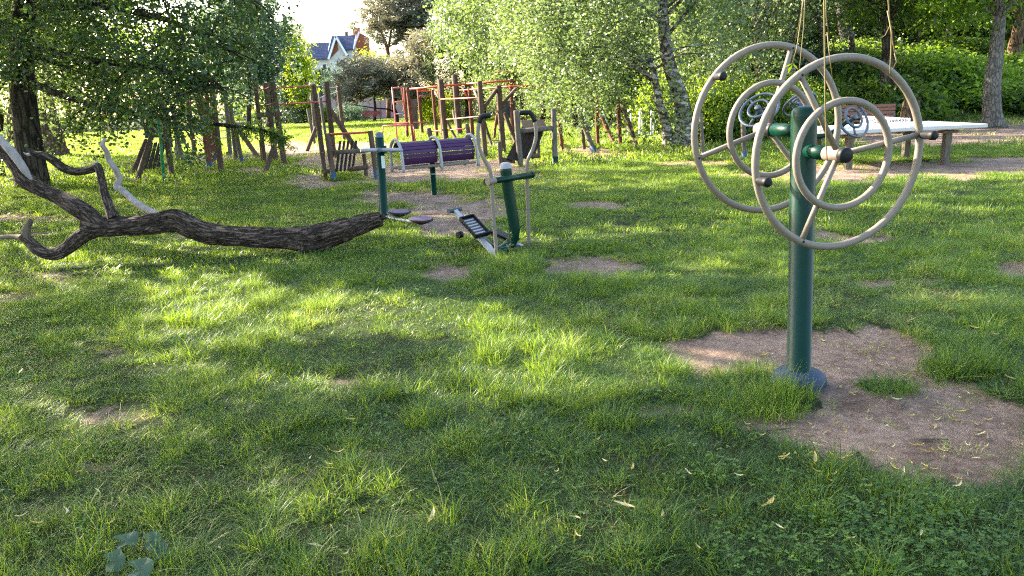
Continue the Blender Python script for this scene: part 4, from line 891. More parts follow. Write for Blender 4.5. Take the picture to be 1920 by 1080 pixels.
# ------------------------------------------------------------------ far machine with small tilted wheels
def far_station():
    b = P(1508, 402, 9.0); b.z = 0; e = empty('wheel_machine', b); top = Vector((b.x, b.y, 1.18))
    MB().lathe(b, [(.062, 0), (.062, 1.15), (.05, 1.18), (.01, 1.19)], 20).build('post', 'green_paint', e)
    MB().lathe(b, [(.13, 0), (.12, .04), (.07, .06)], 20).build('base_cover', 'blue_plastic', e)
    data = [((1423, 206), (-.55, -.5, .62), .235), ((1499, 196), (-.15, .55, .6), .20), ((1598, 222), (.35, -.78, .42), .235)]
    for (px, py), ax, R in data:
        h = P(px, py, 9.0 + (0 if ax[1] < 0 else .35)); a = Vector(ax).normalized()
        q = spline([Vector((b.x, b.y, 1.0)), Vector((b.x, b.y, 1.0)).lerp(h, .5) - Vector((0, 0, .06)), h - a * .05], 5); MB().tube(q, .026, 10).build('arm', 'green_paint', e)
        wheel(e, h, a, R, R * .52, .016, 0, [], [rad(20), rad(140), rad(260)], mat='blue_grey_metal', hubm='blue_grey_metal', capmat='grey_plastic')
    tag(e, 'distant machine with small tilted blue grey wheels behind the large green post', 'exercise machine')
far_station()

# ------------------------------------------------------------------ elliptical trainer
def elliptical():
    b = PZ(960, 470, 0); Y = b.y; e = empty('elliptical_trainer', b); Yl, Yr, Yp = Y - .32, Y + .22, Y
    q = lambda x_, y_, y: P(x_, y_, y)
    sp = spline([q(948, 312, Yp), q(952, 350, Yp), q(958, 385, Yp), q(963, 415, Yp), q(964, 436, Yp), q(958, 455, Yp), q(944, 468, Yp - .04), q(930, 473, Yp - .1)], 5)
    MB().tube(sp, .062, 18).build('post', 'green_paint', e)
    t = q(948, 312, Yp); MB().lathe(t - Vector((0, 0, .02)), [(.066, 0), (.068, .02), (.06, .045), (.035, .062), (.005, .066)], 18, (-.05, 0, 1)).build('post_cap', 'pale_metal', e)
    cl, cr = q(914, 341, Yl), q(996, 328, Yr); MB().tube([cl, cr], .033, 14).build('crossbar', 'green_paint', e)
    d = (cr - cl).normalized(); MB().lathe(cl - d * .025, [(.036, 0), (.036, .03)], 14, d).build('end_cap', 'black_rubber', e); MB().lathe(cr - d * .005, [(.036, 0), (.036, .03)], 14, d).build('end_cap', 'black_rubber', e)
    for nm, pts, Yc, grip, lowp in (('l', [(898, 230), (896, 245), (897, 270), (903, 290), (913, 308), (919, 322), (921, 340), (925, 400), (932, 484)], Yl, [(920, 217), (910, 217), (902, 220), (898, 230)], (932, 486)),
                              ('r', [(1003, 228), (1005, 245), (1004, 263), (998, 282), (990, 300), (988, 315), (988, 330), (990, 400), (992, 468)], Yr, [(974, 212), (986, 211), (996, 213), (1003, 228)], (992, 470))):
        s = spline([q(x_, y_, Yc) for x_, y_ in pts], 5); lv = MB().tube(s, .0205, 12).build('lever', 'taupe_paint', e)
        MB().tube(spline([q(x_, y_, Yc) for x_, y_ in grip], 4), .026, 12).build('grip', 'black_rubber', lv)
        c = q(pts[6][0], pts[6][1], Yc); MB().lathe(c - d * .055, [(.036, 0), (.0375, .006), (.0375, .10), (.036, .106)], 16, d).build('collar', 'taupe_paint', lv)
        lo = q(lowp[0], lowp[1], Yc); MB().lathe(lo - d * .05, [(.02, 0), (.02, .1)], 12, d).lathe(lo - d * .075, [(.03, 0), (.03, .02)], 12, d).lathe(lo + d * .05, [(.03, 0), (.03, .02)], 12, d).build('pivot', 'black_rubber', lv)
    # left treadle rail, lifted at the far end, with pedal
    r0, r1 = q(934, 484, Yl), q(852, 394, Yl + .75); MB().bar(r0, r1, .055, .035).build('treadle_rail', 'pale_metal', e)
    dr = (r1 - r0).normalized(); side = d
    MB().lathe(r1 - side * .1, [(.028, 0), (.028, .2)], 12, side).build('roller', 'grey_plastic', e)
    cp = r0.lerp(r1, .52) + Vector((0, 0, .05)); 
    pl = MB().box(cp, (.36, .17, .025), dr, z=(0, -.2, 1)).build('pedal', 'grey_plastic', e, .006)
    yv = Vector((0, -.2, 1)); yv = (yv - dr * yv.dot(dr)).normalized(); sd = yv.cross(dr)
    for s in (-1, 1): MB().box(cp + sd * .085 * s + yv * .025, (.37, .014, .045), dr, z=yv).build('pedal_rim', 'black_rubber', pl)
    for s in (-1, 1): MB().box(cp + dr * .182 * s + yv * .025, (.014, .17, .045), dr, z=yv).build('pedal_rim', 'black_rubber', pl)
    for k in range(6): MB().box(cp + dr * (-.13 + .052 * k) + yv * .017, (.018, .12, .012), dr, z=yv).build('tread_bar', 'pale_metal', pl)
    # right treadle rail hidden behind the post
    r2, r3 = q(992, 468, Yr), q(900, 428, Yr + .35); MB().bar(r2, r3, .055, .035).build('treadle_rail', 'pale_metal', e)
    cp = r2.lerp(r3, .5) + Vector((0, 0, .04)); MB().box(cp, (.34, .16, .03), r3 - r2, z=(0, 0, 1)).build('pedal', 'black_rubber', e, .006)
    # frame tubes along the ground
    g1 = spline([q(958, 462, Yp), q(935, 470, Yp - .1), q(905, 445, Yp + .25), q(870, 412, Yp + .9)], 5); MB().tube(g1, .04, 12).build('ground_frame', 'green_paint', e)
    MB().lathe(q(876, 412, Yp + .7), [(.05, 0), (.05, .02), (.03, .06), (.005, .065)], 16).build('frame_cap', 'blue_grey_metal', e)
    w = q(862, 440, Yp + .2); MB().lathe(w - d * .03, [(.035, 0), (.04, .01), (.04, .05), (.035, .06)], 16, d).build('roller_wheel', 'black_rubber', e)
    tag(e, 'green elliptical walker with two bent upright levers standing on the lawn', 'exercise machine')
elliptical()

# ------------------------------------------------------------------ waist twister
def twister():
    b = PZ(720, 414, 0); Y = b.y; e = empty('waist_twister', b); t = P(711, 256, Y); ax = (t - b).normalized(); L = (t - b).length; r = pxr(16, b)
    MB().lathe(b, [(r, -.02), (r, L)], 20, ax).build('post', 'green_paint', e)
    MB().lathe(t, [(r * 1.04, -.01), (r * 1.0, .03), (r * .7, .055), (r * .1, .065)], 20, ax).build('post_cap', 'blue_grey_metal', e)
    c = P(713, 281, Y - .09); a1 = P(676, 282, Y - .22); a2 = P(752, 281, Y - .1)
    MB().tube(spline([a1, c.lerp(a1, .5), c, c.lerp(a2, .6), a2], 3), .026, 12).build('handle_bar', 'pale_metal', e)
    MB().tube([P(752, 281, Y - .1), P(753, 282, Y + .35)], .024, 10).build('handle_bar', 'pale_metal', e)
    MB().lathe(c + Vector((0, .09, -.05)), [(r * 1.25, 0), (r * 1.25, .035)], 20, ax).lathe(c + Vector((0, .09, .02)), [(r * 1.25, 0), (r * 1.25, .03)], 20, ax).build('clamp', 'green_paint', e)
    MB().lathe(c + Vector((0, -.02, 0)), [(.032, 0), (.032, .03), (.015, .031)], 14, (0, -1, 0)).build('clamp_ring', 'blue_grey_metal', e)
    p = P(718.5, 304, Y - r - .002); MB().box(p, (.05, .004, .17)).build('sticker', 'sticker_white', e)
    for k, (px, py, up) in enumerate(((789, 411, .12), (748, 397, .14))):
        d = PZ(px, py, up); foot = P(722, 408 - k * 8, Y); MB().tube(spline([foot + Vector((0, 0, .02)), foot.lerp(d, .55) - Vector((0, 0, .03)), d - Vector((0, 0, .04))], 4), .022, 10).build('foot_arm', 'pale_metal', e)
        fp = MB().lathe(d - Vector((0, 0, .03)), [(.03, -.04), (.10, -.01), (.165, .02), (.165, .035), (.15, .037)], 26, (.08, -.05, 1)).build('foot_disc', 'dark_plank', e)
        MB().lathe(d + Vector((0, 0, .008)), [(.145, 0), (.145, .004)], 26, (.08, -.05, 1)).build('disc_pad', 'purple_paint', fp)
    tag(e, 'dark green waist twister post with grey handle bar beside the end of the fallen log', 'exercise machine')
twister()

# ------------------------------------------------------------------ purple slatted massage bench
def purple_bench():
    b = PZ(814, 362, 0); Y = b.y; e = empty('back_stretcher', b)
    L0, R0 = P(745, 293, Y - .38), P(880, 280, Y + .30); L0.z = R0.z = (L0.z + R0.z) / 2
    u = (R0 - L0).normalized(); v = Vector((0, 0, 1)).cross(u).normalized()
    if v.y > 0: v = -v                                          # v faces the camera
    Z = Vector((0, 0, 1)); Ln = (R0 - L0).length; R = .215; cen = lambda s: L0 + u * s
    t = P(805, 308, Y); t.z = L0.z - .17
    MB().lathe(b, [(.052, -.02), (.052, t.z - b.z)], 18).build('post', 'green_paint', e)
    MB().lathe(b + Vector((0, 0, .34)), [(.0545, 0), (.0545, .018)], 18).build('post_band', 'pale_metal', e)
    angs = [rad(a) for a in np.linspace(158, -38, 12)]
    halves = ((.0, Ln * .50 - .03), (Ln * .50 + .03, Ln))
    for s0, s1 in halves:
        for a in angs:
            n = v * math.cos(a) + Z * math.sin(a); c = cen((s0 + s1) / 2) + n * R * (1.0) ; tn = u.cross(n)
            MB().box(c, (s1 - s0, .060, .020), u, z=n).build('slat', 'purple_paint', e, .004)
        for ss in (s0 + .03, s1 - .03):
            MB().tube([cen(ss) + (v * math.cos(a) + Z * math.sin(a)) * (R - .022) for a in [rad(q) for q in range(-38, 160, 12)]], .010, 6).build('slat_band', 'dark_plank', e)
    for s in (-.02, Ln * .5, Ln + .02):
        pts = [cen(s) - v * .27 - Z * .30, cen(s) - v * .27 - Z * .05] + [cen(s) + v * .27 * math.cos(a) + Z * (.275 * math.sin(a)) for a in [rad(q) for q in (160, 140, 115, 90, 65, 40, 18)]] + [cen(s) + v * .285 - Z * .08, cen(s) + v * .30 - Z * .28]
        MB().tube(spline(pts, 3), .027, 12).build('hoop', 'pale_metal', e)
    for o in (-.16, .12): MB().tube([cen(-.05) + v * o - Z * .22, cen(Ln + .05) + v * o - Z * .22], .024, 10).build('frame_bar', 'taupe_paint', e)
    MB().tube([cen(Ln * .46) - v * .17 - Z * .22, cen(Ln * .46) + v * .14 - Z * .22], .024, 10).build('frame_bar', 'taupe_paint', e)
    tag(e, 'purple slatted barrel shaped back stretcher with three pale hoops on a green post', 'exercise machine')
purple_bench()

# ------------------------------------------------------------------ fallen log
def tube_rough(mb, pts, rs, n, amp, seed, per=7, ridge=1.0):
    sp = spline(pts, per); rr = lerp_r(rs, len(sp)); b = len(mb.V); u = None; N = len(sp); g = random.Random(seed); L = 0
    for i, p in enumerate(sp):
        d = (sp[min(i + 1, N - 1)] - sp[max(i - 1, 0)]).normalized(); L += (sp[i] - sp[i - 1]).length if i else 0
        if u is None: u, _ = frame_of(d)
        u = (u - d * u.dot(d)).normalized(); w = d.cross(u)
        a = np.arange(n) / n * 2 * np.pi
        rid = fbm(np.cos(a) * 4 + a * 2.2 + seed, np.full(n, L * 2.6) + np.sin(a), seed) - .5
        fine = np.abs(vnoise(a * (n / 9.0) + .8 * math.sin(L * 3), np.full(n, L * 4.5), seed + 5) - .5)
        lump = vnoise(np.cos(a) * 1.3 + 5, np.full(n, L * 2.2) + np.sin(a) * 1.3, seed + 9) - .5
        q = rr[i] * (1 + amp * (rid * .55 + fine * ridge * .7 - .17 + lump * .75))
        if mb.co is None: mb.co = []
        for k in range(n): mb.V.append(p + (u * math.cos(a[k]) + w * math.sin(a[k])) * q[k]); mb.co.append((math.cos(a[k] + L * .5) * rr[i], math.sin(a[k] + L * .5) * rr[i], L + seed))
    for i in range(N - 1):
        for k in range(n):
            k2 = (k + 1) % n; mb.F.append((b + i * n + k, b + i * n + k2, b + (i + 1) * n + k2, b + (i + 1) * n + k)); mb.sm.append(False if ridge > .5 else True)
    mb.F.append(tuple(b + k for k in reversed(range(n)))); mb.F.append(tuple(b + (N - 1) * n + k for k in range(n))); mb.sm += [False, False]
def fallen_log():
    b = PZ(575, 474, 0); Y = b.y; e = empty('fallen_log', b); m = FPX / Y * 1.0
    R = lambda w: w / 2 / FPX * depth(P(400, 440, Y))
    def pts(L): return [P(x_, y_, Y + (o[0] if o else 0)) for x_, y_, *o in L]
    mb = MB(); tube_rough(mb, pts([(714, 410, .1), (690, 417, .1), (650, 431, 0), (612, 443, 0), (580, 450, 0), (540, 447, 0), (490, 446, 0), (440, 444, 0), (395, 440, 0), (360, 428, 0), (330, 413, 0), (295, 417, 0), (250, 422, 0), (210, 424, 0), (175, 424, 0), (158, 424, 0)]),
                          [R(w) for w in (24, 31, 38, 43, 48, 38, 37, 38, 40, 42, 44, 36, 34, 35, 38, 34)], 64, .54, 3, 14)
    for k_, (ex, ey) in enumerate(((724, 404), (728, 410), (722, 415), (726, 407))): tube_rough(mb, [P(706, 410 + (k_ - 1.5) * 4, Y + .1 + .03 * k_), P(ex, ey, Y + .1 + .04 * k_)], [R(8), R(2)], 8, .3, 50 + k_)
    for sx, sy, ex, ey in ((470, 432, 466, 421), (402, 425, 410, 415), (640, 418, 634, 410), (262, 408, 258, 398)): tube_rough(mb, [P(sx, sy + 6, Y), P(ex, ey, Y + .05)], [R(14), R(4)], 8, .4, sx)
    mb.build('trunk', 'log_bark', e)
    mb = MB(); tube_rough(mb, [P(578, 455, Y), P(574, 474, Y - .02), P(571, 487, Y - .04)], [R(44), R(34), R(20)], 16, .4, 6); tube_rough(mb, [P(592, 455, Y), P(600, 472, Y)], [R(16), R(6)], 10, .4, 8); mb.build('root_stub', 'log_bark', e)
    mb = MB(); tube_rough(mb, pts([(190, 425, 0), (165, 404, 0), (140, 388, 0), (110, 370, .1), (75, 355, .1), (48, 338, .1), (30, 312, .15), (5, 280, .2), (-30, 235, .3), (-80, 190, .4)]), [R(w) for w in (32, 32, 31, 28, 27, 30, 26, 22, 20, 16)], 40, .36, 12, 12); mb.build('limb', 'log_bark', e)
    o = MB(); q = pts([(60, 338, -.03), (46, 318, -.03), (28, 292, -.02), (2, 262, 0), (-30, 228, .1)]); tube_rough(o, q, [R(4), R(14), R(16), R(13), R(10)], 12, .12, 4, 6, .2); o.build('peeled_strip', 'bleached_wood', e)
    mb = MB(); tube_rough(mb, pts([(175, 432, 0), (150, 445, -.05), (125, 465, -.1), (100, 476, -.15), (72, 468, -.15), (52, 450, -.1), (42, 440, -.1)]), [R(w) for w in (30, 26, 25, 24, 22, 18, 16)], 36, .36, 15, 12); mb.build('limb', 'log_bark', e)
    mb = MB(); tube_rough(mb, pts([(48, 446, -.1), (50, 428, -.1), (58, 412, -.1)]), [R(16), R(14), R(8)], 14, .3, 16); tube_rough(mb, pts([(45, 446, -.1), (20, 444, 0), (-30, 446, .1)]), [R(12), R(9), R(7)], 12, .3, 17); mb.build('twig_stub', 'twig', e)
    mb = MB(); tube_rough(mb, pts([(213, 410, 0), (205, 388, .05), (195, 360, .1), (190, 335, .15), (183, 312, .2), (168, 318, .2), (140, 322, .15), (118, 314, .1), (98, 300, .05), (80, 291, 0), (62, 287, 0), (54, 278, 0)]), [R(w) for w in (24, 19, 16, 14, 16, 14, 14, 15, 14, 12, 10, 6)], 32, .36, 18, 10); mb.build('limb', 'log_bark', e)
    mb = MB(); tube_rough(mb, pts([(62, 288, 0), (52, 290, 0), (44, 286, 0)]), [R(7), R(5), R(2)], 8, .3, 19); tube_rough(mb, pts([(184, 312, .2), (180, 302, .2)]), [R(9), R(3)], 8, .3, 21); tube_rough(mb, pts([(40, 342, .1), (22, 336, .05), (16, 338, 0)]), [R(6), R(4), R(2)], 8, .3, 22); mb.build('twig_stub', 'bleached_wood', e)
    mb = MB(); tube_rough(mb, pts([(312, 408, .2), (285, 398, .35), (255, 380, .5), (235, 362, .6), (220, 350, .65), (224, 335, .65), (215, 315, .6), (204, 300, .6), (200, 285, .55), (192, 272, .5), (197, 260, .5)]), [R(w) for w in (14, 14, 13, 13, 15, 12, 11, 11, 10, 9, 5)], 14, .18, 20, 6, .3); mb.build('bare_limb', 'bleached_wood', e)
    mb = MB()
    for dx in (-3, 1, 4): tube_rough(mb, [P(354 + dx, 412, Y + .1), P(355 + dx * 1.4, 396 + abs(dx) * 2, Y + .1)], [R(4), R(1)], 6, .2, 30 + dx)
    mb.build('splinter', 'bleached_wood', e)
    tag(e, 'long fallen log with ridged dark bark and crooked bare limbs across the lawn', 'log')
fallen_log()

# ------------------------------------------------------------------ wooden climbing frames
def W(px, py, like, dy=0):            # a point at the depth of an earlier ground point
    return P(px, py, PZ(*like, 0).y + dy)
def posts(e, L):
    for (bx, by, tx, ty, w, m, *opt) in L:
        shoe = opt[0] if opt else None; dy = opt[1] if len(opt) > 1 else 0
        b = PZ(bx, by, 0); t = P(tx, ty, b.y + dy); r = max(.045, pxr(w, b)); ax = (t - b).normalized(); Ln = (t - b).length
        b = b - ax * .05
        o = MB().lathe(b, [(r, 0), (r * 1.0, Ln * .5), (r * .97, Ln + .03), (r * .80, Ln + .05)], 12, ax).build('post', m, e)
        if shoe: MB().lathe(b, [(r + .008, .03), (r + .008, .22)], 12, ax).build('post_shoe', shoe, o)
def rails(e, L, name='rail'):
    for (a, b, ya, yb, r, m) in L:
        MB().tube([P(a[0], a[1], ya), P(b[0], b[1], yb)], r, 8).build(name, m, e)
yy = lambda *p: PZ(p[0], p[1], 0).y
PW, RW, GW = 'post_wood', 'red_post_wood', 'grey_post_wood'
def frame(name, anchor, label, cat='climbing frame', group=None):
    e = empty(name, PZ(*anchor, 0)); tag(e, label, cat, group); return e
# far left pair of leaning posts with boards and the post beside
e = frame('climbing_frame', (300, 330), 'leftmost wooden frame with two leaning timbers, half hidden by the hanging boughs')
posts(e, [(249, 325, 275, 262, 9, PW, None, .6), (256, 341, 286, 250, 10, PW, None, .8), (323, 332, 301, 190, 10, PW), (341, 303, 322, 195, 8, GW), (333, 300, 328, 230, 6, GW)])
for k in range(4): a = yy(295, 318); MB().bar(P(272 + k * 8, 316, a - .2), P(284 + k * 8, 268, a + .5), .10, .03).build('plank', 'dark_plank', e)
ya = yy(300, 325); MB().tube([P(308, 341, yy(308, 341)), P(297, 220, yy(308, 341))], .035, 10).build('green_pole', 'bright_green_paint', e)
MB().box(P(284, 232, ya), (.42, .06, .75), (1, .2, 0)).build('board', 'navy_board', e); MB().box(P(308, 245, ya + .1), (.34, .06, .9), (1, -.1, 0)).build('board', 'navy_board', e)
e = frame('climbing_frame', (400, 318), 'second wooden frame from the left, reddish posts under the dark boughs')
posts(e, [(365, 291, 353, 185, 8, RW), (393, 314, 374, 170, 11, RW, 'blue_shoe'), (399, 306, 386, 165, 8, RW), (415, 325, 397, 160, 11, PW), (404, 300, 395, 200, 6, RW, 'blue_shoe')])
rails(e, [((374, 172), (398, 166), yy(393, 314), yy(415, 325), .022, 'red_paint'), ((354, 190), (386, 186), yy(365, 291), yy(399, 306), .022, 'orange_paint'), ((362, 262), (430, 258), yy(365, 291), yy(399, 306), .018, 'pale_metal'), ((360, 248), (425, 245), yy(365, 291), yy(399, 306), .018, 'pale_metal')])
e = frame('climbing_frame', (445, 305), 'slender posts with a long diagonal brace left of the tall climbing posts')
posts(e, [(432, 293, 422, 168, 8, GW), (443, 302, 432, 200, 8, GW), (454, 306, 441, 240, 8, GW, 'blue_shoe'), (484, 295, 436, 228, 9, PW, None, .5)])
MB().tube([P(418, 163, yy(432, 293)), P(432, 172, yy(432, 293))], .02, 8).build('rail', 'red_paint', e)
# main left climbing frame
e = frame('climbing_frame', (560, 310), 'tall wooden climbing frame with thin red bars between its two groups of posts')
posts(e, [(497, 307, 478, 158, 8, PW), (517, 302, 498, 155, 11, PW), (533, 309, 511, 153, 11, PW), (497, 324, 521, 252, 9, PW, None, .5), (494, 305, 489, 262, 8, RW),
          (605, 292, 587, 158, 10, PW), (626, 292, 612, 153, 10, PW), (646, 265, 633, 159, 7, PW), (610, 255, 599, 173, 6, GW), (590, 270, 577, 204, 6, GW), (592, 262, 584, 174, 6, GW), (672, 286, 619, 206, 10, PW, None, .2), (576, 282, 593, 238, 7, PW, None, .3)])
A1, A2, A3 = yy(533, 309), yy(605, 292), yy(626, 292)
rails(e, [((511, 166), (588, 160), A1, A2, .02, 'red_paint'), ((515, 197), (612, 190), A1, A3, .02, 'red_paint'), ((497, 167), (512, 162), A1 + .2, A1, .024, 'red_paint'), ((481, 170), (498, 166), yy(497, 307), A1 + .2, .018, 'red_paint'), ((486, 198), (516, 195), yy(497, 307), A1, .02, 'red_paint'),
          ((588, 164), (612, 158), A2, A3, .018, 'pale_metal'), ((612, 166), (634, 163), A3, yy(646, 265), .018, 'pale_metal'), ((580, 190), (634, 172), A2 + .3, yy(646, 265), .018, 'pale_metal')])
MB().box(P(505, 215, A1 + .3), (.7, .08, .12), (1, .2, 0)).build('crossbeam', 'grey_post_wood', e)
# low frame with slatted board and red bar
e = frame('slatted_climber', (650, 325), 'low wooden frame with a red bar, tilted dark slats and blue post shoes')
posts(e, [(626, 337, 613, 250, 10, PW, 'blue_shoe'), (707, 333, 694, 245, 10, PW, 'blue_shoe'), (611, 335, 604, 286, 8, PW), (687, 330, 682, 288, 7, PW), (632, 300, 622, 258, 6, PW)])
B1, B2 = yy(626, 337), yy(707, 333)
rails(e, [((619, 252), (692, 248), B1, B2, .024, 'red_paint')]); MB().tube([P(624, 286, B1 + .1), P(690, 282, B2 + .1)], .05, 10).build('crossbeam', 'grey_post_wood', e)
MB().tube([P(606, 322, B1), P(628, 320, B1 + .4)], .05, 10).build('crossbeam', 'post_wood', e); MB().tube([P(655, 318, B2), P(690, 313, B2)], .055, 10).build('crossbeam', 'post_wood', e)
for k in range(5):
    bt, tp = P(631 + k * 7.5, 321 - k * .6, B1 + .15 + k * .05), P(638 + k * 7.5, 265 - k * .2, B1 + .75 + k * .05); MB().bar(bt, tp, .048, .035, (0, -1, .3)).build('slat', 'dark_plank', e)
# red ladder and hand rails
e = frame('red_ladder', (755, 265), 'pale red metal ladder with low red hand rail left of the wooden monkey bars', 'climbing frame')
C1, C2 = yy(746, 272), yy(764, 258)
rails(e, [((735, 163), (746, 272), C1, C1, .028, 'pink_paint'), ((753, 162), (765, 260), C1 + .1, C2, .028, 'pink_paint'), ((735, 165), (754, 164), C1, C1 + .1, .022, 'pink_paint'), ((738, 192), (757, 190), C1, C1 + .1, .022, 'pink_paint'), ((741, 214), (760, 213), C1, C1 + .1, .02, 'pale_metal'), ((743, 234), (762, 232), C1, C1 + .1, .022, 'pink_paint'),
          ((718, 236), (775, 234), C1 - .5, C1 - .3, .026, 'pink_paint'), ((718, 236), (717, 262), C1 - .5, C1 - .5, .024, 'red_paint'), ((775, 234), (779, 270), C1 - .3, C1 - .3, .024, 'red_paint'), ((736, 231), (805, 229), C1 + .8, C1 + 1, .022, 'pink_paint')], 'ladder_bar')
# monkey bars
e = frame('monkey_bars', (860, 262), 'large wooden monkey bar frame with orange red overhead ladders and many posts')
posts(e, [(764, 260, 759, 164, 6, RW), (776, 270, 764, 164, 7, RW), (792, 251, 784, 165, 6, RW), (820, 260, 811, 168, 6, RW), (836, 265, 826, 149, 11, PW), (831, 264, 822, 160, 5, RW), (862, 255, 852, 140, 11, PW), (863, 252, 852, 206, 11, GW), (887, 264, 880, 163, 7, RW),
          (910, 295, 899, 152, 10, PW), (944, 290, 935, 160, 11, PW), (962, 255, 958, 148, 7, RW), (969, 272, 946, 212, 8, PW, None, .3), (923, 277, 908, 228, 6, PW, None, .4), (856, 262, 838, 228, 5, PW, None, .3), (808, 262, 803, 240, 10, GW), (881, 268, 875, 232, 9, GW), (926, 262, 932, 215, 5, RW), (985, 240, 970, 212, 6, RW, None, .5)])
D0, D1, D2, D3 = yy(764, 260), yy(836, 265), yy(910, 295), yy(962, 255)
def ladder(a, b, ya, yb, w, n, mat, r=.03):
    A, Bp = P(*a, ya), P(*b, yb); d = (Bp - A).normalized(); s = Vector((0, 0, 1)).cross(d).normalized() * w / 2
    for q in (-1, 1): MB().tube([A + s * q, Bp + s * q], r, 8).build('rail', mat, e)
    for k in range(n): c = A.lerp(Bp, (k + .5) / n); MB().tube([c - s, c + s], r * .75, 6).build('rung', mat, e)
ladder((770, 167), (880, 157), D0, (D0 + D3) / 2, .5, 12, 'orange_paint', .032); ladder((880, 157), (960, 151), (D0 + D3) / 2, D3, .5, 9, 'orange_paint', .032); ladder((945, 163), (1017, 160), yy(944, 290), yy(944, 290) + 1.2, .4, 9, 'orange_paint', .028)
rails(e, [((861, 169), (936, 164), yy(862, 255), yy(944, 290), .024, 'red_paint'), ((826, 151), (853, 150), D1, D1, .016, 'pale_metal'), ((826, 186), (900, 183), D1, D2, .020, 'orange_paint'), ((836, 224), (905, 218), D1, D2, .022, 'brown_paint'), ((810, 246), (875, 241), yy(808, 262), yy(881, 268), .026, 'red_paint'), ((783, 171), (812, 171), D0, D0 + .5, .02, 'orange_paint'), ((786, 180), (806, 181), D0 + .5, D0 + 1, .02, 'pink_paint'),
          ((880, 261), (905, 258), D1, D2, .018, 'pale_metal'), ((920, 264), (968, 261), D2, D3, .018, 'pale_metal')])
rails(e, [((906, 204), (931, 168), D2, yy(944, 290), .055, PW), ((943, 194), (968, 164), yy(944, 290), D3, .055, PW), ((886, 163), (899, 193), D3, D2, .04, GW), ((811, 166), (824, 186), D0, D1, .04, GW), ((879, 190), (887, 166), yy(887, 264), yy(887, 264), .028, 'orange_paint'), ((879, 190), (869, 168), yy(887, 264), yy(887, 264), .028, 'orange_paint'), ((812, 190), (818, 170), D0, D0, .028, 'orange_paint')], 'brace')
p = P(777, 214, D0 + 1.2); MB().box(p, (.30, .05, 1.35), (1, .3, 0)).build('climbing_panel', GW, e); p = P(950, 205, D3 + .3); MB().box(p, (.8, .06, .7), (1, .2, 0)).build('climbing_panel', 'grey_plastic', e)
e = frame('tall_hoop', (958, 240), 'tall narrow orange topped hoop standing behind the monkey bars')
E1 = yy(935, 238); rails(e, [((928, 132), (934, 238), E1, E1, .045, 'red_post_wood'), ((980, 132), (988, 238), E1, E1, .045, 'red_post_wood'), ((928, 135), (981, 132), E1, E1, .045, 'orange_paint')], 'bar')
# rubber ramp frame
e = frame('ramp_climber', (1000, 300), 'low wooden frame with a black board ramp between grey posts')
posts(e, [(976, 310, 968, 207, 11, GW), (1041, 306, 1038, 203, 10, GW, 'green_paint'), (939, 312, 937, 265, 8, PW), (1010, 300, 1008, 232, 6, PW)])
F1 = yy(976, 310); MB().tube([P(972, 246, F1), P(1038, 240, yy(1041, 306))], .06, 10).build('crossbeam', GW, e); MB().tube([P(940, 299, F1), P(966, 302, F1)], .06, 10).build('crossbeam', PW, e); MB().tube([P(996, 293, F1), P(1013, 291, F1)], .06, 10).build('crossbeam', PW, e)
for k in range(5):
    MB().bar(P(955 + k * 10, 300 - k * 1, F1 - .1 + k * .06), P(984 + k * 8, 240 - k * .5, F1 + .5 + k * .06), .155, .05, (0, -1, .4)).build('plank', 'dark_plank', e)
MB().box(P(1001, 236, F1 + .6), (.58, .5, .06), (1, .1, 0), z=(.1, -.5, 1)).build('platform', 'dark_plank', e)
# leaning post row
e = frame('post_trail', (1120, 278), 'row of leaning and upright brown posts of a balance trail, right of the ramp frame')
posts(e, [(1054, 282, 1046, 190, 7, RW), (1113, 285, 1082, 196, 10, GW, 'blue_shoe', .3), (1095, 279, 1089, 200, 7, PW), (1121, 274, 1118, 180, 7, RW), (1151, 268, 1123, 207, 8, RW, None, .4), (1163, 273, 1158, 179, 8, RW), (1194, 276, 1166, 192, 9, PW, None, .3)])
# posts seen inside and beside the rear wheel
e = frame('grey_post', (1318, 300), 'tall thin grey post seen just inside the left rim of the rear wheel', 'post'); posts(e, [(1319, 300, 1314, 212, 7, GW)])
e = frame('grey_post', (1396, 296), 'short grey post with blue foot seen inside the rear inner ring', 'post'); posts(e, [(1396, 298, 1393, 228, 9, GW, 'blue_shoe')])

# ------------------------------------------------------------------ benches, bicycle, bicycle hoops
def bench(name, px, py, rot, label, mat='bench_red', scale=1.0, back=True, Y=None):
    b = PZ(px, py, 0) if Y is None else P(px, py, Y); b.z = gzf(b.x, b.y); e = empty(name, b); w = 1.7 * scale; c = Matrix.Rotation(rot, 3, 'Z'); T = lambda x, y, z: b + c @ Vector((x * scale, y * scale, z * scale))
    X = c @ Vector((1, 0, 0))
    for k in range(4): MB().box(T(0, -.02 + .11 * k - .16, .45), (w, .085 * scale, .035 * scale), X).build('seat_slat', mat, e)
    if back:
        for k in range(4): MB().box(T(0, .24 + .03 * k, .56 + .105 * k), (w, .03 * scale, .085 * scale), X, z=c @ Vector((0, .25, 1))).build('back_slat', mat, e)
    for s in (-.7, .7):
        f = MB(); f.tube([T(s, -.2, 0), T(s, -.2, .43), T(s, .2, .43), T(s, .35, .92 if back else .43)], .022 * scale, 8); f.tube([T(s, .2, .43), T(s, .26, 0)], .022 * scale, 8); f.build('leg_frame', 'grey_plastic', e)
    for s in (-.78, .78):
        if back: MB().tube(spline([T(s, .28, .66), T(s, .05, .68), T(s, -.18, .64), T(s, -.2, .45)], 3), .018 * scale, 6).build('armrest', 'grey_plastic', e)
    tag(e, label, 'bench')
bench('park_bench', 1312, 232, rad(-10), 'red slatted park bench above the bright hedge, behind the big birch', Y=30)
bench('park_bench', 1082, 231, rad(3), 'low red bench under the trees left of the bicycle')
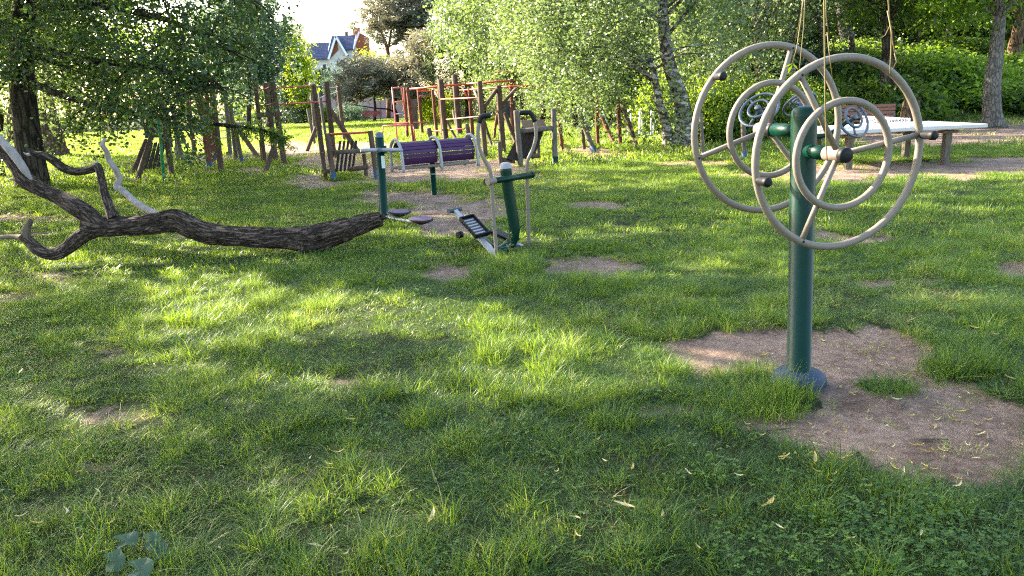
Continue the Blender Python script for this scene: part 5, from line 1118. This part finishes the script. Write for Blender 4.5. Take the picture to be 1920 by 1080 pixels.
bench('park_bench', 698, 229, rad(8), 'far red bench before the pink wall, seen left of the ladder')
bench('park_bench', 1622, 222, rad(-20), 'red brown bench beside the dark rugged birch behind the table', 'brown_paint', Y=23)
bench('park_bench', 1130, 226, rad(5), 'dark bench just behind the bicycle under the trees', 'brown_paint')
def bicycle():
    b = PZ(1112, 258, 0); e = empty('bicycle', b); u = Vector((1, -.12, 0)).normalized(); T = lambda x, z, o=0: b + u * x + Vector((0, o, z)); S = Vector((0, 1, 0))
    s = 1.12
    for x in (-.52, .54):
        w = MB().tube([T(x * s + .335 * s * math.cos(a), .335 * s + .335 * s * math.sin(a)) for a in [k * math.pi / 14 for k in range(28)]], .02, 6, closed=True).build('wheel', 'black_rubber', e)
        sp = MB()
        for k in range(10): a = k * math.pi / 5; sp.tube([T(x * s, .335 * s), T(x * s + .33 * s * math.cos(a), .335 * s + .33 * s * math.sin(a))], .003, 3)
        sp.build('spokes', 'pale_metal', w)
    f = MB()
    for a, c in (((-.52, .335), (-.12, .30)), ((-.52, .335), (-.22, .72)), ((-.12, .30), (-.24, .82)), ((-.12, .30), (.36, .72)), ((-.22, .74), (.34, .80)), ((.33, .86), (.54, .335))): f.tube([T(a[0] * s, a[1] * s), T(c[0] * s, c[1] * s)], .022, 8)
    f.build('frame', 'mint_paint', e)
    MB().tube([T(.33 * s, .86 * s), T(.30 * s, .98 * s), T(.40 * s, 1.0 * s)], .014, 6).tube([T(.36 * s, 1.0 * s, -.25), T(.36 * s, 1.0 * s, .25)], .014, 6).build('handlebar', 'grey_plastic', e)
    MB().tube(spline([T(-.38 * s, .92 * s), T(-.26 * s, .93 * s), T(-.12 * s, .90 * s)], 3), lerp_r([.06, .05, .02], 7), 8).tube([T(-.24 * s, .8 * s), T(-.25 * s, .9 * s)], .014, 6).build('saddle', 'black_rubber', e)
    MB().lathe(T(-.12 * s, .30 * s, -.05), [(.09, 0), (.09, .01)], 16, (0, 1, 0)).tube([T(-.12 * s, .30 * s, -.1), T(-.02 * s, .16 * s, -.1), T(-.02 * s, .16 * s, -.2)], .012, 6).build('crank', 'grey_plastic', e); MB().tube([T(-.12 * s, .30 * s, .1), T(-.22 * s, .44 * s, .1), T(-.22 * s, .44 * s, .2)], .012, 6).build('crank', 'grey_plastic', e)
    MB().tube([T(-.20 * s, .42 * s, .02), T(-.12 * s, .0, -.22)], .01, 5).build('kickstand', 'grey_plastic', e)
    tag(e, 'pale mint green bicycle parked behind the leaning posts', 'bicycle')
bicycle()
for k, (x0, x1, lab) in enumerate(((1177, 1184, 'leftmost white bicycle hoop, behind the rightmost leaning post'), (1198, 1206, 'middle white bicycle hoop on the sunny grass'), (1219, 1228, 'rightmost white bicycle hoop next to the slim leaning birch'))):
    b = PZ((x0 + x1) / 2, 255, 0); e = empty('bicycle_hoop', b); h = .92; a = b + Vector((-.14, -.5, 0)); c = b + Vector((.14, .5, 0))
    MB().tube(spline([a, a + Vector((0, 0, h * .8)), a.lerp(c, .15) + Vector((0, 0, h)), a.lerp(c, .85) + Vector((0, 0, h)), c + Vector((0, 0, h * .8)), c], 4), .035, 10).build('hoop', 'white_paint', e)
    MB().box(a, (.18, .18, .02)).box(c, (.18, .18, .02)).build('foot_plate', 'pale_metal', e); tag(e, lab, 'bicycle hoop', 'white bicycle hoops')
e = empty('low_rail', PZ(1205, 234, 0)); G1 = yy(1185, 246); MB().tube([P(1178, 222, G1), P(1235, 218, G1)], .04, 8).build('rail', 'white_paint', e); MB().tube([P(1180, 222, G1), P(1181, 244, G1)], .035, 8).build('post', 'white_paint', e); MB().tube([P(1232, 219, G1), P(1233, 242, G1)], .035, 8).build('post', 'white_paint', e)
tag(e, 'white horizontal rail behind the bicycle hoops', 'rail')

# ------------------------------------------------------------------ table tennis table
def table():
    H = .76; pr = P(1855, 231, 17.0); pl = P(1545, 263, 12.2)
    H = .74
    a = PZ(1560, 246, H); c = PZ(1853, 232, H)
    d = (c - a); d.z = 0; L = d.length; X = d.normalized(); Yv = Vector((0, 0, 1)).cross(X); mid = a + X * L / 2 + Yv * .95; mid.z = 0
    e = empty('table_tennis_table', mid); Wd = 1.9
    MB().box(mid + Vector((0, 0, H - .035)), (L, Wd, .07), X).build('table_top', 'table_stone', e, .01)
    n = MB(); nl = Wd * .96; nb = MB()
    for k in range(2): nb.box(mid + Vector((0, 0, H + .012 + k * .15)), (.014, nl, .022), X)
    nb.box(mid + Yv * nl / 2 + Vector((0, 0, H + .085)), (.014, .022, .17), X).box(mid - Yv * nl / 2 + Vector((0, 0, H + .085)), (.014, .022, .17), X)
    net = nb.build('net', 'white_paint', e)
    for r in range(4):
        for k in range(30): n.box(mid + Yv * (-nl / 2 + nl * (k + .5 + (r % 2) * .4) / 30) + Vector((0, 0, H + .038 + r * .031)), (.012, .030, .014), X)
    for k in range(16): n.box(mid + Yv * (-nl / 2 + nl * (k + .5) / 16) + Vector((0, 0, H + .087)), (.010, .012, .14), X)
    tag(n.build('net_mesh', 'white_paint', net), kind='stuff')
    for sx, sy in ((-.34, -.36), (-.34, .36), (.30, -.36), (.30, .36)):
        q = mid + X * L * sx + Yv * Wd * sy; MB().box(q + Vector((0, 0, (H - .1) / 2 - .03)), (.12, .12, H - .1 + .06), X).build('leg', 'grey_post_wood', e)
        MB().box(q + Vector((0, 0, H - .13)), (.3, .2, .05), X).build('bracket', 'grey_post_wood', e)
    tag(e, 'white stone table tennis table with perforated metal net behind the large wheel machine', 'table')
table()
# tree stump like concrete block and litter post behind the table
b = P(1706, 215, 24.0); b.z = 0; e = empty('tree_stump', b); mb = MB(); tube_rough(mb, [b - Vector((0, 0, .1)), b + Vector((0, 0, .5)), b + Vector((.02, 0, .95))], [.36, .27, .24], 20, .2, 3); mb.build('trunk', 'brown_bark', e); MB().box(b + Vector((.28, .2, .5)), (.16, .12, 1.0)).build('stake', 'dark_plank', e)
tag(e, 'cut tree stump with a dark stake, behind the table net', 'stump')

# ------------------------------------------------------------------ small things on the ground
def stick(pts, w, label, mat='twig', side=None, name='fallen_stick'):
    q = []
    for x_, y_ in pts: s = PZ(x_, y_, 0); s.z = gzf(s.x, s.y) + w * .3 - .012; q.append(s)
    e = empty(name, q[0]); sp = spline(q, 5); MB().tube(sp, lerp_r([w, w * .9, w * .5], len(sp)), 7).build('stem', mat, e)
    if side:
        for pp in side: s = [PZ(x_, y_, .0) for x_, y_ in pp]; MB().tube([v + Vector((0, 0, gzf(v.x, v.y) + .0)) for v in s], [w * .6, w * .25], 5).build('side_twig', mat, e)
    tag(e, label, 'stick')
stick([(1722, 819), (1750, 820), (1778, 821)], .008, 'short straight dark stick lying on the bare soil in front of the machine')
stick([(1627, 650), (1637, 668), (1642, 676), (1675, 690), (1705, 706), (1732, 720)], .0045, 'long thin pale twig crossing the bare soil behind the right grass tuft', 'twig', [[(1727, 712), (1725, 690)]])
stick([(1558, 867), (1600, 878), (1640, 880), (1690, 888)], .0055, 'long curved twig along the front edge of the bare soil', 'twig', [[(1640, 880), (1668, 872)]])
stick([(1432, 803), (1460, 800), (1484, 798)], .006, 'short twig at the foot of the left grass tuft')
stick([(330, 985), (312, 1000), (290, 1008)], .008, 'dark twig in the grass behind the big leaved plant')
stick([(1686, 762), (1700, 752)], .010, 'stubby twig just right of the right grass tuft')
g_ = random.Random(12); NL = 0
def fallen_leaf(px, py, s, rot, curl):
    p = PZ(px, py, 0); x_, y_ = p.x, p.y; d = float(dirt(np.array([x_]), np.array([y_]))[0]); z = gzf(x_, y_) - .025 * d + (.006 if d > .5 else .05)
    V = []; n = 5
    for k in range(n):
        t = k / (n - 1) * 2 - 1; w = .0055 * s * math.cos(t * 1.45); V += [(t * .03 * s, w + .008 * s * (t * t) * curl, .004 + .006 * t * t), (t * .03 * s, -w + .008 * s * (t * t) * curl, .004 + .008 * t * t), (t * .03 * s, .008 * s * (t * t) * curl, 0.0 + .006 * t * t)]
    Fc = []
    for k in range(n - 1): a = 3 * k; Fc += [(a, a + 3, a + 5, a + 2), (a + 2, a + 5, a + 4, a + 1)]
    me = rmesh('fallen_leaf', V, np.array(Fc), 'yellow_leaf', tone=[g_.random()] * len(Fc)); o = link('fallen_leaf', me, None, (x_, y_, z)); ORG[o.name] = Vector((0, 0, 0))
    o.rotation_euler = (g_.uniform(-.3, .3), g_.uniform(-.3, .3), rot); soil = d > .5
    tag(o, 'narrow yellowed willow leaf lying on the bare soil round the wheel machine' if soil else 'narrow yellowed willow leaf caught in the lawn', 'fallen leaf', 'fallen willow leaves on the soil' if soil else 'fallen willow leaves in the grass')
LP = []
for k in range(105):
    c = g_.choice([(1700, 810, 200, 70), (1700, 810, 200, 70), (1600, 650, 150, 40), (1780, 800, 110, 60), (1600, 870, 120, 30)]); LP.append((g_.gauss(c[0], c[2] * .8), g_.gauss(c[1], c[3] * .75)))
for k in range(52): LP.append((g_.uniform(20, 1900), 560 + 500 * g_.random() ** .8))
LP += [(1442, 968), (1172, 972), (812, 990), (755, 1022), (1560, 848), (1290, 910), (1400, 813), (45, 985), (582, 878), (1045, 905)]
for x_, y_ in LP: fallen_leaf(x_, y_, g_.uniform(.42, 1.0), g_.random() * 6.28, g_.choice([-1, 1]) * g_.random() * 1.6)
for x_, y_, r_, c_ in ((1442, 968, 1.9, .8), (1172, 972, 1.5, 2.5), (812, 990, 1.5, 1.4), (1528, 880, 1.5, 1.2)): fallen_leaf(x_, y_, r_, c_, .5)
def coltsfoot():
    b = PZ(262, 1035, 0); b.z = gzf(b.x, b.y); e = empty('coltsfoot', b)
    for px, py, s, z, tilt in ((237, 1012, .042, .085, (.1, -.25)), (285, 1012, .034, .08, (.3, -.9)), (215, 1052, .042, .06, (-.1, -1.1)), (262, 1066, .048, .07, (.0, -.45)), (298, 1032, .034, .05, (.4, -.3))):
        c = PZ(px, py, z * .9); n = Vector((tilt[0], tilt[1], 1)).normalized(); u, w = frame_of(n); mb = MB(); mb.V.append(c - n * .006); N = 18
        for k in range(N): a = 2 * math.pi * k / N; r = s * (1 + .10 * math.sin(5 * a) + (-.45 if k == 0 else 0)); mb.V.append(c + (u * math.cos(a) + w * math.sin(a)) * r * (.62 if k == 0 else 1) + n * (.012 * math.sin(3 * a)))
        for k in range(N): mb.F.append((0, 1 + k, 1 + (k + 1) % N)); mb.sm.append(True)
        lf = mb.build('leaf', 'coltsfoot_leaf', e); MB().tube([b, c.lerp(b, .4) + Vector((0, 0, .02)), c - n * .006], .0028, 6).build('stalk', 'yellow_twig', lf)
    tag(e, 'low plant with round grey green leaves in the grass at the lower left', 'plant')
coltsfoot()
def dandelion(px, py, h, label):
    b = PZ(px, py, 0); e = empty('tall_weed', b); g = random.Random(int(px)); MB().tube([b, b + Vector((.01, 0, h * .5)), b + Vector((.03, 0, h))], [.004, .002, .001], 5).build('stem', 'yellow_twig', e)
    C = np.array([[.01 + g.gauss(0, .02), g.gauss(0, .02), h * (.25 + .75 * g.random())] for _ in range(36)]); link('leaves', leaves_mesh('tall_weed_leaves', C, 'birch_leaf', .035, .012, .3, 3), e); tag(e, label, 'weed')
dandelion(956, 492, .32, 'tall seeding weed growing against the foot of the elliptical walker')
dandelion(1830, 298, .5, 'bushy weed growing at the edge of the path beside the table')
